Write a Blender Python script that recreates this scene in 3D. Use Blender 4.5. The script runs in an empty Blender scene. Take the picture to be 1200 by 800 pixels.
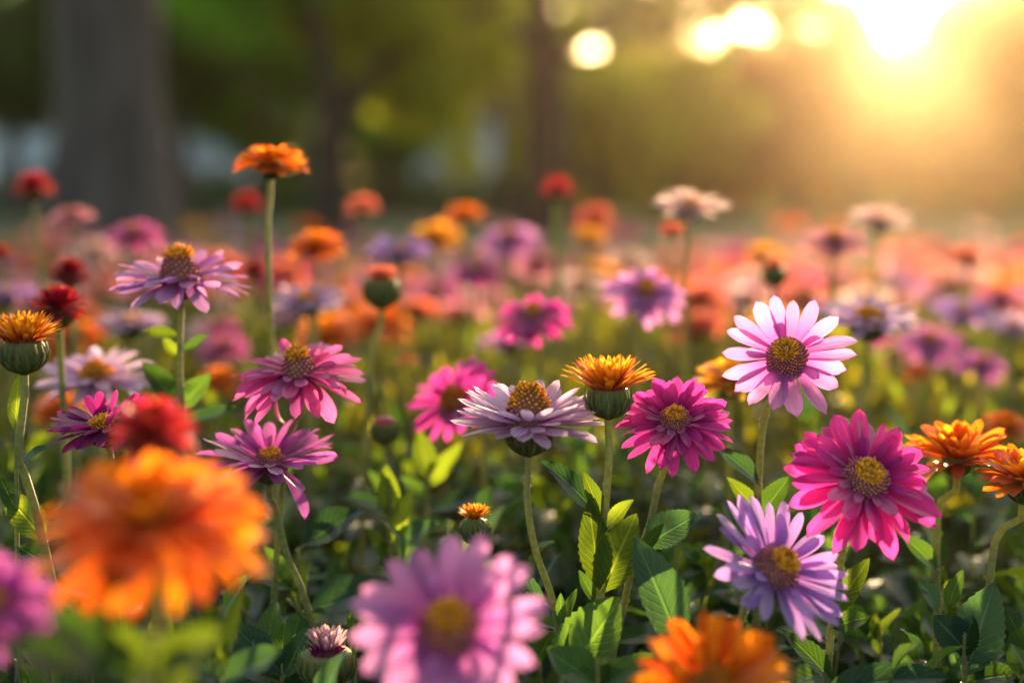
import bpy, math, random
import numpy as np
from mathutils import Vector, Matrix, noise
R = math.radians
random.seed(11); rng = np.random.default_rng(11)
SC = bpy.context.scene
COL = SC.collection

# ------------------------------------------------------------------ camera
CAM_H = 0.62
F_PX = 1667.0
PITCH = math.atan2(400 - 236, F_PX)
cam_d = bpy.data.cameras.new("camera"); cam = bpy.data.objects.new("camera", cam_d); COL.objects.link(cam)
cam.location = (0, 0, CAM_H); cam.rotation_euler = (R(90) - PITCH, 0, 0)
cam_d.sensor_width = 36; cam_d.sensor_fit = 'HORIZONTAL'; cam_d.lens = F_PX * 36 / 1200
cam_d.clip_start = 0.02; cam_d.clip_end = 900
cam_d.dof.use_dof = True; cam_d.dof.focus_distance = 0.785; cam_d.dof.aperture_fstop = 2.5
SC.camera = cam
FWD = np.array([0, math.cos(PITCH), -math.sin(PITCH)]); UP = np.array([0, math.sin(PITCH), math.cos(PITCH)])
RT = np.array([1.0, 0, 0]); CAM = np.array([0, 0, CAM_H])
def ray(px, py): return FWD + (px - 600) / F_PX * RT + (400 - py) / F_PX * UP
def P(px, py, D): return CAM + D * ray(px, py)
def proj(p):
    q = np.asarray(p) - CAM; d = q @ FWD
    return 600 + q @ RT / d * F_PX, 400 - q @ UP / d * F_PX, d

# ------------------------------------------------------------------ sun and sky
S = ray(1043, -9); S = S / np.linalg.norm(S)
SUN_EL = math.asin(S[2]); SUN_AZ = math.atan2(S[0], S[1])
sun_d = bpy.data.lights.new("sun", 'SUN'); sun = bpy.data.objects.new("sun", sun_d); COL.objects.link(sun)
sun_d.energy = 5.0; sun_d.angle = R(0.6); sun_d.color = (1.0, 0.70, 0.40)
sun.rotation_euler = Vector(S).to_track_quat('Z', 'Y').to_euler()
W = bpy.data.worlds.new("World"); SC.world = W; W.use_nodes = True
nt = W.node_tree; nt.nodes.clear()
def N(nt, t, **kw):
    n = nt.nodes.new(t)
    for k, v in kw.items(): setattr(n, k, v)
    return n
wo = N(nt, 'ShaderNodeOutputWorld'); bg = N(nt, 'ShaderNodeBackground'); bg2 = N(nt, 'ShaderNodeBackground')
sky = N(nt, 'ShaderNodeTexSky', sky_type='NISHITA', sun_disc=False)
sky.sun_elevation = SUN_EL; sky.sun_rotation = SUN_AZ; sky.dust_density = 2.5; sky.air_density = 1.0
nt.links.new(sky.outputs[0], bg.inputs[0]); bg.inputs[1].default_value = 0.08
# circumsolar glow of the low sun (a property of the sky, by direction)
tc = N(nt, 'ShaderNodeTexCoord'); dt = N(nt, 'ShaderNodeVectorMath', operation='DOT_PRODUCT'); dt.inputs[1].default_value = tuple(S)
nt.links.new(tc.outputs['Generated'], dt.inputs[0])
ac = N(nt, 'ShaderNodeMath', operation='ARCCOSINE', use_clamp=False); nt.links.new(dt.outputs['Value'], ac.inputs[0])
def expterm(k, a):
    m = N(nt, 'ShaderNodeMath', operation='MULTIPLY'); nt.links.new(ac.outputs[0], m.inputs[0]); m.inputs[1].default_value = -1 / k
    e = N(nt, 'ShaderNodeMath', operation='EXPONENT'); nt.links.new(m.outputs[0], e.inputs[0])
    f = N(nt, 'ShaderNodeMath', operation='MULTIPLY'); nt.links.new(e.outputs[0], f.inputs[0]); f.inputs[1].default_value = a
    return f
GLOW = [(0.014, 60.0), (0.05, .9), (0.70, 0.30)]
terms = [expterm(*g) for g in GLOW]
s1 = N(nt, 'ShaderNodeMath', operation='ADD'); nt.links.new(terms[0].outputs[0], s1.inputs[0]); nt.links.new(terms[1].outputs[0], s1.inputs[1])
s2 = N(nt, 'ShaderNodeMath', operation='ADD'); nt.links.new(s1.outputs[0], s2.inputs[0]); nt.links.new(terms[2].outputs[0], s2.inputs[1])
bg2.inputs[0].default_value = (1.0, 0.74, 0.42, 1); nt.links.new(s2.outputs[0], bg2.inputs[1])
ad = N(nt, 'ShaderNodeAddShader'); nt.links.new(bg.outputs[0], ad.inputs[0]); nt.links.new(bg2.outputs[0], ad.inputs[1])
nt.links.new(ad.outputs[0], wo.inputs[0])
SC.view_settings.view_transform = 'Standard'; SC.view_settings.look = 'None'; SC.view_settings.gamma = 1
SC.view_settings.use_curve_mapping = False
SC.view_settings.exposure = 2.4
HAZE = 0.0006
SC.render.engine = 'CYCLES'
cy = SC.cycles
cy.use_denoising = True; cy.max_bounces = 8; cy.diffuse_bounces = 4; cy.transmission_bounces = 5; cy.volume_bounces = 1
cy.sample_clamp_indirect = 6; cy.use_adaptive_sampling = True; cy.adaptive_threshold = 0.01

# ------------------------------------------------------------------ materials
def new_mat(name):
    m = bpy.data.materials.new(name); m.use_nodes = True; m.node_tree.nodes.clear(); return m, m.node_tree
def mixc(t, a, b, fac):
    n = N(t, 'ShaderNodeMix', data_type='RGBA')
    for s, v in ((6, a), (7, b), (0, fac)):
        if isinstance(v, (int, float)): n.inputs[s].default_value = v
        elif isinstance(v, tuple): n.inputs[s].default_value = (*v, 1)
        else: t.links.new(v, n.inputs[s])
    return n.outputs[2]
def mth(t, op, a, b=None, c=None):
    n = N(t, 'ShaderNodeMath', operation=op)
    for i, v in enumerate((a, b, c)):
        if v is None: continue
        if isinstance(v, (int, float)): n.inputs[i].default_value = v
        else: t.links.new(v, n.inputs[i])
    return n.outputs[0]
def thin_shader(t, col, tcol, trans, gloss, rough, normal=None):
    o = N(t, 'ShaderNodeOutputMaterial'); d = N(t, 'ShaderNodeBsdfDiffuse'); tr = N(t, 'ShaderNodeBsdfTranslucent')
    g = N(t, 'ShaderNodeBsdfGlossy'); g.inputs['Roughness'].default_value = rough
    m1 = N(t, 'ShaderNodeMixShader'); m1.inputs[0].default_value = trans
    m2 = N(t, 'ShaderNodeMixShader')
    fr = N(t, 'ShaderNodeLayerWeight'); fr.inputs[0].default_value = 0.22
    t.links.new(mth(t, 'MULTIPLY', fr.outputs['Fresnel'], gloss), m2.inputs[0])
    t.links.new(col, d.inputs[0]); t.links.new(tcol, tr.inputs[0])
    t.links.new(d.outputs[0], m1.inputs[1]); t.links.new(tr.outputs[0], m1.inputs[2])
    t.links.new(m1.outputs[0], m2.inputs[1]); t.links.new(g.outputs[0], m2.inputs[2]); t.links.new(m2.outputs[0], o.inputs[0])
    if normal is not None:
        for n in (d, tr, g): t.links.new(normal, n.inputs['Normal'])
def uvr(t):
    uv = N(t, 'ShaderNodeUVMap'); sx = N(t, 'ShaderNodeSeparateXYZ'); t.links.new(uv.outputs[0], sx.inputs[0])
    a = N(t, 'ShaderNodeAttribute', attribute_name='rnd')
    return sx.outputs[0], sx.outputs[1], a.outputs['Fac'], uv.outputs[0]
PM = {}
def petal_mat(name, base, tip, back=None, trans=0.65):
    m, t = new_mat('petal_' + name)
    u, v, r, uv = uvr(t)
    ramp = N(t, 'ShaderNodeMapRange', interpolation_type='SMOOTHSTEP'); t.links.new(v, ramp.inputs[0]); ramp.inputs[1].default_value = 0.0; ramp.inputs[2].default_value = 0.8
    col = mixc(t, base, tip, ramp.outputs[0])
    # longitudinal streaks
    mp = N(t, 'ShaderNodeMapping'); mp.inputs['Scale'].default_value = (20, 1.3, 1); t.links.new(uv, mp.inputs[0])
    cmb = N(t, 'ShaderNodeVectorMath', operation='ADD'); t.links.new(mp.outputs[0], cmb.inputs[0]); rr = mth(t, 'MULTIPLY', r, 37.0); t.links.new(rr, cmb.inputs[1])
    nz = N(t, 'ShaderNodeTexNoise'); nz.inputs['Scale'].default_value = 1.0; nz.inputs['Detail'].default_value = 3; t.links.new(cmb.outputs[0], nz.inputs[0])
    dark = tuple(c * 0.62 for c in tip)
    st = N(t, 'ShaderNodeMapRange'); t.links.new(nz.outputs[0], st.inputs[0]); st.inputs[1].default_value = 0.42; st.inputs[2].default_value = 0.72; st.inputs[4].default_value = 0.75
    col = mixc(t, col, dark, st.outputs[0])
    hsv = N(t, 'ShaderNodeHueSaturation'); t.links.new(col, hsv.inputs['Color'])
    t.links.new(mth(t, 'MULTIPLY_ADD', r, 0.035, 0.4825), hsv.inputs['Hue'])
    t.links.new(mth(t, 'MULTIPLY_ADD', r, 0.4, 0.82), hsv.inputs['Value'])
    bp = N(t, 'ShaderNodeBump'); bp.inputs['Strength'].default_value = 0.6; bp.inputs['Distance'].default_value = 0.0012
    t.links.new(nz.outputs[0], bp.inputs['Height'])
    thin_shader(t, hsv.outputs[0], hsv.outputs[0], trans, 0.15, 0.42, bp.outputs[0])
    PM[name] = m
petal_mat('pale_lavender', (0.66, 0.30, 0.62), (0.82, 0.57, 0.82))
petal_mat('lavender', (0.36, 0.11, 0.50), (0.54, 0.30, 0.78))
petal_mat('orchid', (0.48, 0.07, 0.40), (0.70, 0.30, 0.68))
petal_mat('violet', (0.40, 0.03, 0.32), (0.58, 0.15, 0.54))
petal_mat('magenta', (0.38, 0.01, 0.20), (0.70, 0.06, 0.40))
petal_mat('rose', (0.48, 0.02, 0.21), (0.77, 0.14, 0.45))
petal_mat('plum', (0.26, 0.01, 0.14), (0.50, 0.03, 0.26))
petal_mat('pink', (0.66, 0.16, 0.26), (0.90, 0.40, 0.46))
petal_mat('pale_pink', (0.84, 0.42, 0.38), (0.92, 0.70, 0.64))
petal_mat('coral', (0.70, 0.10, 0.05), (0.86, 0.22, 0.13))
petal_mat('orange', (0.68, 0.12, 0.008), (0.93, 0.25, 0.012))
petal_mat('amber', (0.76, 0.18, 0.01), (0.95, 0.48, 0.035))
petal_mat('flame', (0.66, 0.06, 0.01), (0.95, 0.38, 0.02))
petal_mat('red', (0.40, 0.008, 0.014), (0.70, 0.03, 0.035))
petal_mat('crimson', (0.22, 0.003, 0.012), (0.48, 0.01, 0.028), trans=0.4)
petal_mat('blush', (0.45, 0.05, 0.16), (0.82, 0.52, 0.62))

def leaf_mat(name, dark, light, trans=0.42, tmul=(1.7, 2.0, 0.6)):
    m, t = new_mat(name)
    u, v, r, uv = uvr(t)
    au = mth(t, 'ABSOLUTE', mth(t, 'MULTIPLY_ADD', u, 2.0, -1.0))
    # lateral veins run obliquely from the midrib
    ph = mth(t, 'SUBTRACT', mth(t, 'MULTIPLY', v, 11.0), mth(t, 'MULTIPLY', au, 2.6))
    sw = mth(t, 'ABSOLUTE', mth(t, 'SINE', mth(t, 'MULTIPLY', ph, math.pi)))
    vein = mth(t, 'POWER', mth(t, 'SUBTRACT', 1.0, sw), 4.0)
    mid = N(t, 'ShaderNodeMapRange'); t.links.new(au, mid.inputs[0]); mid.inputs[1].default_value = 0.10; mid.inputs[2].default_value = 0.02
    vv = mth(t, 'MAXIMUM', mth(t, 'MULTIPLY', vein, 0.65), mid.outputs[0])
    nz = N(t, 'ShaderNodeTexNoise'); nz.inputs['Scale'].default_value = 160; nz.inputs['Detail'].default_value = 4
    nz2 = N(t, 'ShaderNodeTexNoise'); nz2.inputs['Scale'].default_value = 22; nz2.inputs['Detail'].default_value = 3
    geo = N(t, 'ShaderNodeNewGeometry'); t.links.new(geo.outputs['Position'], nz.inputs[0]); t.links.new(geo.outputs['Position'], nz2.inputs[0])
    base = mixc(t, dark, light, mth(t, 'MULTIPLY_ADD', nz2.outputs[0], 0.8, mth(t, 'MULTIPLY_ADD', r, 0.9, -0.4)))
    col = mixc(t, base, tuple(min(1, c * 2.1 + 0.02) for c in light), mth(t, 'MULTIPLY', vv, 0.45))
    h = N(t, 'ShaderNodeHueSaturation'); t.links.new(col, h.inputs['Color']); t.links.new(mth(t, 'MULTIPLY_ADD', r, 0.5, 0.75), h.inputs['Value'])
    tm = N(t, 'ShaderNodeVectorMath', operation='MULTIPLY'); t.links.new(h.outputs[0], tm.inputs[0]); tm.inputs[1].default_value = tmul
    hgt = mth(t, 'ADD', mth(t, 'MULTIPLY', vv, -1.0), mth(t, 'MULTIPLY', nz.outputs[0], 0.8))
    bp = N(t, 'ShaderNodeBump'); bp.inputs['Strength'].default_value = 0.6; bp.inputs['Distance'].default_value = 0.0012
    t.links.new(hgt, bp.inputs['Height'])
    thin_shader(t, h.outputs[0], tm.outputs[0], trans, 0.10, 0.5, bp.outputs[0])
    return m
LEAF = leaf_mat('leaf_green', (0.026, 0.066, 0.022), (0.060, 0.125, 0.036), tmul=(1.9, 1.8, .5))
LEAF_GOLD = leaf_mat('leaf_gold_haze', (0.060, 0.095, 0.018), (0.13, 0.155, 0.028), trans=0.55, tmul=(2.5, 1.8, .4))  # golden glow over the mid bed is mixed into this leaf colour
LEAF_LIT = leaf_mat('leaf_sunlit', (0.050, 0.10, 0.020), (0.095, 0.155, 0.03), trans=0.5, tmul=(2.3, 1.9, .4))  # sunlit copy of the leaf green, the light put into its colour
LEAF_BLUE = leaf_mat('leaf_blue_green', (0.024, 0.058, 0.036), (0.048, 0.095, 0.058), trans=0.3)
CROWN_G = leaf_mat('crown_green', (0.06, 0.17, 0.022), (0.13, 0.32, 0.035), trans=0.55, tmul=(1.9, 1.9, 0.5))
CROWN_Y = leaf_mat('crown_backlit', (0.20, 0.24, 0.02), (0.38, 0.40, 0.04), trans=0.6, tmul=(1.9, 1.8, 0.5))  # backlight put into the leaf colour, brighter than the plain crown green
CROWN_A = leaf_mat('crown_amber_haze', (0.13, 0.085, 0.02), (0.28, 0.17, 0.04), trans=0.55, tmul=(1.8, 1.3, .5))  # amber haze glow near the sun, tinted into the leaf colour
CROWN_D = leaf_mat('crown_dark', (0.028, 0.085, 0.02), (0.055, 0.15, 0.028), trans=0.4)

def solid_mat(name, c1, c2, scale=60, rough=0.6, bump=0.3, dist=0.001, trans=0.0, sheen=0.0, detail=5, stretch=None):
    m, t = new_mat(name)
    o = N(t, 'ShaderNodeOutputMaterial'); b = N(t, 'ShaderNodeBsdfPrincipled')
    co = N(t, 'ShaderNodeTexCoord'); vec = co.outputs['Object']
    if stretch:
        mp = N(t, 'ShaderNodeMapping'); mp.inputs['Scale'].default_value = stretch; t.links.new(vec, mp.inputs[0]); vec = mp.outputs[0]
    nz = N(t, 'ShaderNodeTexNoise'); nz.inputs['Scale'].default_value = scale; nz.inputs['Detail'].default_value = detail
    t.links.new(vec, nz.inputs[0])
    mr = N(t, 'ShaderNodeMapRange'); t.links.new(nz.outputs[0], mr.inputs[0]); mr.inputs[1].default_value = 0.35; mr.inputs[2].default_value = 0.65
    col = mixc(t, c1, c2, mr.outputs[0]); t.links.new(col, b.inputs['Base Color'])
    b.inputs['Roughness'].default_value = rough; b.inputs['Sheen Weight'].default_value = sheen
    bp = N(t, 'ShaderNodeBump'); bp.inputs['Strength'].default_value = bump; bp.inputs['Distance'].default_value = dist
    t.links.new(nz.outputs[0], bp.inputs['Height']); t.links.new(bp.outputs[0], b.inputs['Normal'])
    if trans:
        tr = N(t, 'ShaderNodeBsdfTranslucent'); t.links.new(col, tr.inputs[0]); mx = N(t, 'ShaderNodeMixShader'); mx.inputs[0].default_value = trans
        t.links.new(b.outputs[0], mx.inputs[1]); t.links.new(tr.outputs[0], mx.inputs[2]); t.links.new(mx.outputs[0], o.inputs[0])
    else: t.links.new(b.outputs[0], o.inputs[0])
    return m
STEM = solid_mat('stem_green', (0.20, 0.23, 0.06), (0.32, 0.33, 0.10), 300, 0.5, 0.4, 0.0006, trans=0.5, sheen=0.3)
HAIR = solid_mat('plant_hair', (0.75, 0.72, 0.55), (0.85, 0.8, 0.6), 50, 0.5, 0, trans=0.6)
def floret_mat(name, base, tip, trans=0.45):
    m, t = new_mat(name); u, v, r, uv = uvr(t)
    col = mixc(t, base, tip, mth(t, 'POWER', v, 1.4)); h = N(t, 'ShaderNodeHueSaturation'); t.links.new(col, h.inputs['Color'])
    t.links.new(mth(t, 'MULTIPLY_ADD', r, 0.7, 0.65), h.inputs['Value']); t.links.new(mth(t, 'MULTIPLY_ADD', r, 0.03, 0.485), h.inputs['Hue'])
    thin_shader(t, h.outputs[0], h.outputs[0], trans, 0.3, 0.45); return m
FL_Y = floret_mat('floret_yellow', (0.80, 0.32, 0.015), (1.0, 0.64, 0.07))
FL_O = floret_mat('floret_orange', (0.45, 0.08, 0.01), (0.95, 0.42, 0.04))
FL_P = floret_mat('floret_purple', (0.42, 0.04, 0.10), (0.95, 0.44, 0.40))
FL_R = floret_mat('floret_red', (0.22, 0.01, 0.01), (0.80, 0.14, 0.05))
FL_B = solid_mat('floret_base', (0.20, 0.06, 0.05), (0.28, 0.12, 0.06), 900, 0.8, 0.2)
CALYX = floret_mat('calyx_green', (0.07, 0.095, 0.03), (0.24, 0.25, 0.09), 0.25)
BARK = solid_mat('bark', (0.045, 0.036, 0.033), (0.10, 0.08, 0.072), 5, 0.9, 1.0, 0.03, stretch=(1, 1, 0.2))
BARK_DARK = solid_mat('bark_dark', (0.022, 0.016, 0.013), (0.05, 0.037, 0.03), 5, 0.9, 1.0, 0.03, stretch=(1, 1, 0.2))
SOIL = solid_mat('soil', (0.018, 0.012, 0.008), (0.05, 0.035, 0.022), 25, 0.95, 1.0, 0.01)
WALL = solid_mat('pale_render', (0.62, 0.70, 0.78), (0.70, 0.77, 0.84), 3, 0.8, 0.2)
ROOF = solid_mat('roof_slate', (0.06, 0.06, 0.07), (0.1, 0.1, 0.11), 6, 0.8, 0.4)
GLASSY = solid_mat('window_glass', (0.05, 0.07, 0.09), (0.08, 0.10, 0.12), 2, 0.08, 0)
FRAME = solid_mat('window_frame_white', (0.6, 0.6, 0.6), (0.7, 0.7, 0.7), 8, 0.5, 0)
DOORM = solid_mat('door_brown', (0.10, 0.05, 0.03), (0.15, 0.08, 0.04), 8, 0.5, 0.1)

# ------------------------------------------------------------------ mesh helpers (all quads, numpy)
class Geo:
    def __init__(s): s.v = []; s.f = []; s.uv = []; s.r = []; s.m = []; s.n = 0
    def raw(s, V, F, UV, r, mat=0):
        V = np.asarray(V, float).reshape(-1, 3); F = np.asarray(F, int)
        s.v.append(V); s.f.append(F + s.n); s.uv.append(np.asarray(UV, float).reshape(-1, 2))
        s.r.append(np.broadcast_to(np.asarray(r, float), (len(V),))); s.m.append(np.full(len(F), mat)); s.n += len(V)
    def grid(s, Pt, r=0.5, mat=0, wrap=False):
        V, F, UV = grid_arrays(Pt, wrap); s.raw(V, F, UV, r, mat)
    def inst(s, T, Ms, offs, rs, mat=0):
        """template (V,F,UV) placed with 3x3 matrices Ms [n,3,3] and offsets"""
        V, F, UV = T; n = len(Ms)
        VV = np.einsum('nij,kj->nki', Ms, V) + offs[:, None, :]
        FF = F[None] + (np.arange(n) * len(V))[:, None, None]
        s.raw(VV.reshape(-1, 3), FF.reshape(-1, 4), np.tile(UV, (n, 1)), np.repeat(rs, len(V)), mat)
    def mesh(s, name, mats, smooth=True, M=None, off=None):
        V = np.concatenate(s.v); F = np.concatenate(s.f); UV = np.concatenate(s.uv); r = np.concatenate(s.r); m = np.concatenate(s.m)
        if M is not None: V = V @ M.T
        if off is not None: V = V + off
        me = bpy.data.meshes.new(name)
        me.vertices.add(len(V)); me.vertices.foreach_set('co', V.astype(np.float32).ravel())
        me.loops.add(len(F) * 4); me.loops.foreach_set('vertex_index', F.astype(np.int32).ravel())
        me.polygons.add(len(F)); me.polygons.foreach_set('loop_start', np.arange(0, len(F) * 4, 4, dtype=np.int32))
        me.polygons.foreach_set('material_index', m.astype(np.int32))
        me.polygons.foreach_set('use_smooth', np.full(len(F), smooth))
        u = me.uv_layers.new(name='UVMap'); u.data.foreach_set('uv', UV[F.ravel()].astype(np.float32).ravel())
        a = me.attributes.new('rnd', 'FLOAT', 'POINT'); a.data.foreach_set('value', r.astype(np.float32))
        for mm in (mats if isinstance(mats, (list, tuple)) else [mats]): me.materials.append(mm)
        me.update(calc_edges=True)
        return me
    def obj(s, name, mats, parent=None, smooth=True, M=None, off=None):
        o = bpy.data.objects.new(name, s.mesh(name, mats, smooth, M, off)); COL.objects.link(o)
        if parent is not None: o.parent = parent
        return o
def grid_arrays(Pt, wrap=False):
    Pt = np.asarray(Pt, float); nv, nu = Pt.shape[:2]
    i = np.arange(nv - 1)[:, None]; j = np.arange(nu if wrap else nu - 1)[None, :]; j2 = (j + 1) % nu
    F = np.stack([i * nu + j, i * nu + j2, (i + 1) * nu + j2, (i + 1) * nu + j], -1).reshape(-1, 4)
    uu, vv = np.meshgrid(np.linspace(0, 1, nu), np.linspace(0, 1, nv))
    return Pt.reshape(-1, 3), F, np.stack([uu, vv], -1).reshape(-1, 2)
def unit(a): a = np.asarray(a, float); return a / (np.linalg.norm(a) + 1e-12)
def tube_grid(path, rad, k=8):
    path = np.asarray(path, float); rad = np.broadcast_to(rad, (len(path),)); t = np.gradient(path, axis=0)
    t /= np.linalg.norm(t, axis=1)[:, None] + 1e-12
    x = unit(np.cross(t[0], [0.3, 1, 0.2])); out = []
    for p, tt, r in zip(path, t, rad):
        x = unit(x - tt * (x @ tt)); y = np.cross(tt, x); a = np.linspace(0, 2 * math.pi, k, endpoint=False)
        out.append(p + r * (np.cos(a)[:, None] * x + np.sin(a)[:, None] * y))
    return np.array(out)
def spline(pts, n=26):
    pts = np.asarray(pts, float); Q = np.vstack([2 * pts[0] - pts[1], pts, 2 * pts[-1] - pts[-2]]); out = []
    L = np.concatenate([[0], np.cumsum(np.linalg.norm(np.diff(pts, axis=0), axis=1))]); tt = np.linspace(0, L[-1], n)
    for x in tt:
        k = min(np.searchsorted(L, x, side='right') - 1, len(pts) - 2); s = (x - L[k]) / (L[k + 1] - L[k] + 1e-12)
        a, b, c, d = Q[k:k + 4]
        out.append(0.5 * (2 * b + (c - a) * s + (2 * a - 5 * b + 4 * c - d) * s * s + (3 * b - a - 3 * c + d) * s ** 3))
    return np.array(out)
def lathe_grid(prof, k=24):
    a = np.linspace(0, 2 * math.pi, k, endpoint=False)
    return np.array([[(r * math.cos(x), r * math.sin(x), z) for x in a] for r, z in prof])
def frame_from(n):
    n = unit(n); x = unit(np.cross([0, 1, 0.05], n)); return np.stack([x, np.cross(n, x), n], 1)
def rot_z(a): c, s = math.cos(a), math.sin(a); return np.array([[c, -s, 0], [s, c, 0], [0, 0, 1]])
def rot_x(a): c, s = math.cos(a), math.sin(a); return np.array([[1, 0, 0], [0, c, -s], [0, s, c]])
def rot_y(a): c, s = math.cos(a), math.sin(a); return np.array([[c, 0, s], [0, 1, 0], [-s, 0, c]])
def empty(name, loc, label, cat, group=None, kind=None):
    o = bpy.data.objects.new(name, None); COL.objects.link(o); o.location = loc; o.empty_display_size = 0.02
    tag(o, label, cat, group, kind); return o
def tag(o, label=None, cat=None, group=None, kind=None):
    if label: o['label'] = label
    if cat: o['category'] = cat
    if group: o['group'] = group
    if kind: o['kind'] = kind
    return o

# ------------------------------------------------------------------ petals, leaves, discs
def petal_grid(L, Wd, e0, e1, nu=7, nv=12, side=0.0, cup=0.25, point=0.3, base_w=0.32, ridge=0.05, twist=0.0, curl=0.0, notch=0.02):
    """petal along +X, face up; e0 / e1 are its rise angles at base and tip"""
    t = np.linspace(0, 1, nv) ** 0.92; pk = 0.66
    w = np.where(t < pk, base_w + (1 - base_w) * np.sin(np.clip(t / pk, 0, 1) * math.pi / 2) ** 1.1, 0)
    c = np.clip((t - pk) / (1 - pk), 0, 1); cap = np.sqrt(np.clip(1 - c ** 2, 0, 1)) * (1 - point) + (1 - c) * point
    w = np.where(t < pk, w, cap) * Wd / 2
    ang = e0 + (e1 - e0) * t ** 1.3 + curl * np.clip(t - 0.8, 0, 1) * 5
    ds = np.gradient(t) * L
    x = np.concatenate([[0], np.cumsum((np.cos(ang) * ds)[:-1])]); z = np.concatenate([[0], np.cumsum((np.sin(ang) * ds)[:-1])])
    u = np.linspace(-1, 1, nu); out = np.zeros((nv, nu, 3))
    for i in range(nv):
        lift = cup * w[i] * u ** 2 + ridge * w[i] * np.cos(u * 3 * math.pi) * math.sin(math.pi * min(1, t[i] * 1.05))
        yy = w[i] * u; tw = twist * t[i]
        y2 = yy * math.cos(tw) - lift * math.sin(tw); l2 = yy * math.sin(tw) + lift * math.cos(tw)
        tipn = -notch * L * (np.cos(u * math.pi * 2) * 0.5 + 0.5) * (t[i] > 0.9)
        out[i, :, 0] = x[i] - np.sin(ang[i]) * l2 + tipn; out[i, :, 1] = y2 + side * L * t[i] ** 2; out[i, :, 2] = z[i] + np.cos(ang[i]) * l2
    return out
def leaf_grid(L, Wd, droop=0.5, fold=0.35, nu=9, nv=22, serr=0.05, wave=0.06, pk=0.42):
    t = np.linspace(0, 1, nv); w = np.where(t < pk, np.sin(t / pk * math.pi / 2) ** 0.85, np.clip(np.cos((t - pk) / (1 - pk) * math.pi / 2), 0, 1) ** 0.85) * Wd / 2
    w = np.maximum(w, 0.03 * Wd * (1 - t)); w = w * (1 + serr * (np.arange(nv) % 2 * 2 - 1))
    ang = -droop * (t - 0.25); ds = L / (nv - 1)
    x = np.concatenate([[0], np.cumsum(np.cos(ang[:-1]) * ds)]); z = np.concatenate([[0], np.cumsum(np.sin(ang[:-1]) * ds)])
    u = np.linspace(-1, 1, nu); out = np.zeros((nv, nu, 3)); ph = random.random() * 6
    for i in range(nv):
        l = fold * w[i] * np.abs(u) ** 1.3 + wave * Wd * np.sin(t[i] * 9 + ph + (u > 0) * 1.3) * np.abs(u)
        l += 0.025 * Wd * np.cos((t[i] * 11 - np.abs(u) * 2.6) * 2 * math.pi) * np.abs(u) ** 0.5 * (1 - np.abs(u) ** 4) * (nv > 15)
        out[i, :, 0] = x[i] - math.sin(ang[i]) * l; out[i, :, 1] = w[i] * u; out[i, :, 2] = z[i] + math.cos(ang[i]) * l
    return out
BUMP_T = grid_arrays(lathe_grid([(0.55, -0.3), (.72, 0.25), (0.80, 0.7), (.55, 1.0), (0.0, 1.08)], 7), True)
BUMP_L = grid_arrays(lathe_grid([(0.9, -0.3), (0.8, 0.5), (0.0, 1.0)], 4), True)
def disc_pts(n, R0, h, r_in=0.0, r_out=1.0, power=2.2, dimple=0.0):
    k = np.arange(n); rr = np.sqrt(r_in ** 2 + (r_out ** 2 - r_in ** 2) * (k + 0.5) / n); a = k * 2.399963
    z = h * (1 - rr ** power) - dimple * np.exp(-(rr / 0.22) ** 2)
    dz = -h * power * rr ** (power - 1)
    P3 = np.stack([R0 * rr * np.cos(a), R0 * rr * np.sin(a), z], 1)
    nrm = np.stack([-dz / R0 * np.cos(a), -dz / R0 * np.sin(a), np.ones(n)], 1); nrm /= np.linalg.norm(nrm, axis=1)[:, None]
    return P3, nrm
def frames(nrm):
    x = np.cross(np.tile([0.1, 1, 0.03], (len(nrm), 1)), nrm); x /= np.linalg.norm(x, axis=1)[:, None]
    return np.stack([x, np.cross(nrm, x), nrm], 2)
def add_florets(g, pts, nrm, size, length, mat=0, T=BUMP_T, jit=0.25):
    n = len(pts); Fm = frames(nrm + rng.normal(0, jit * 0.3, nrm.shape))
    sc = np.stack([np.full(n, size), np.full(n, size), length * (1 + rng.uniform(-jit, jit, n))], 1)
    g.inst(T, Fm * sc[:, None, :], pts, rng.random(n), mat)

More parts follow.
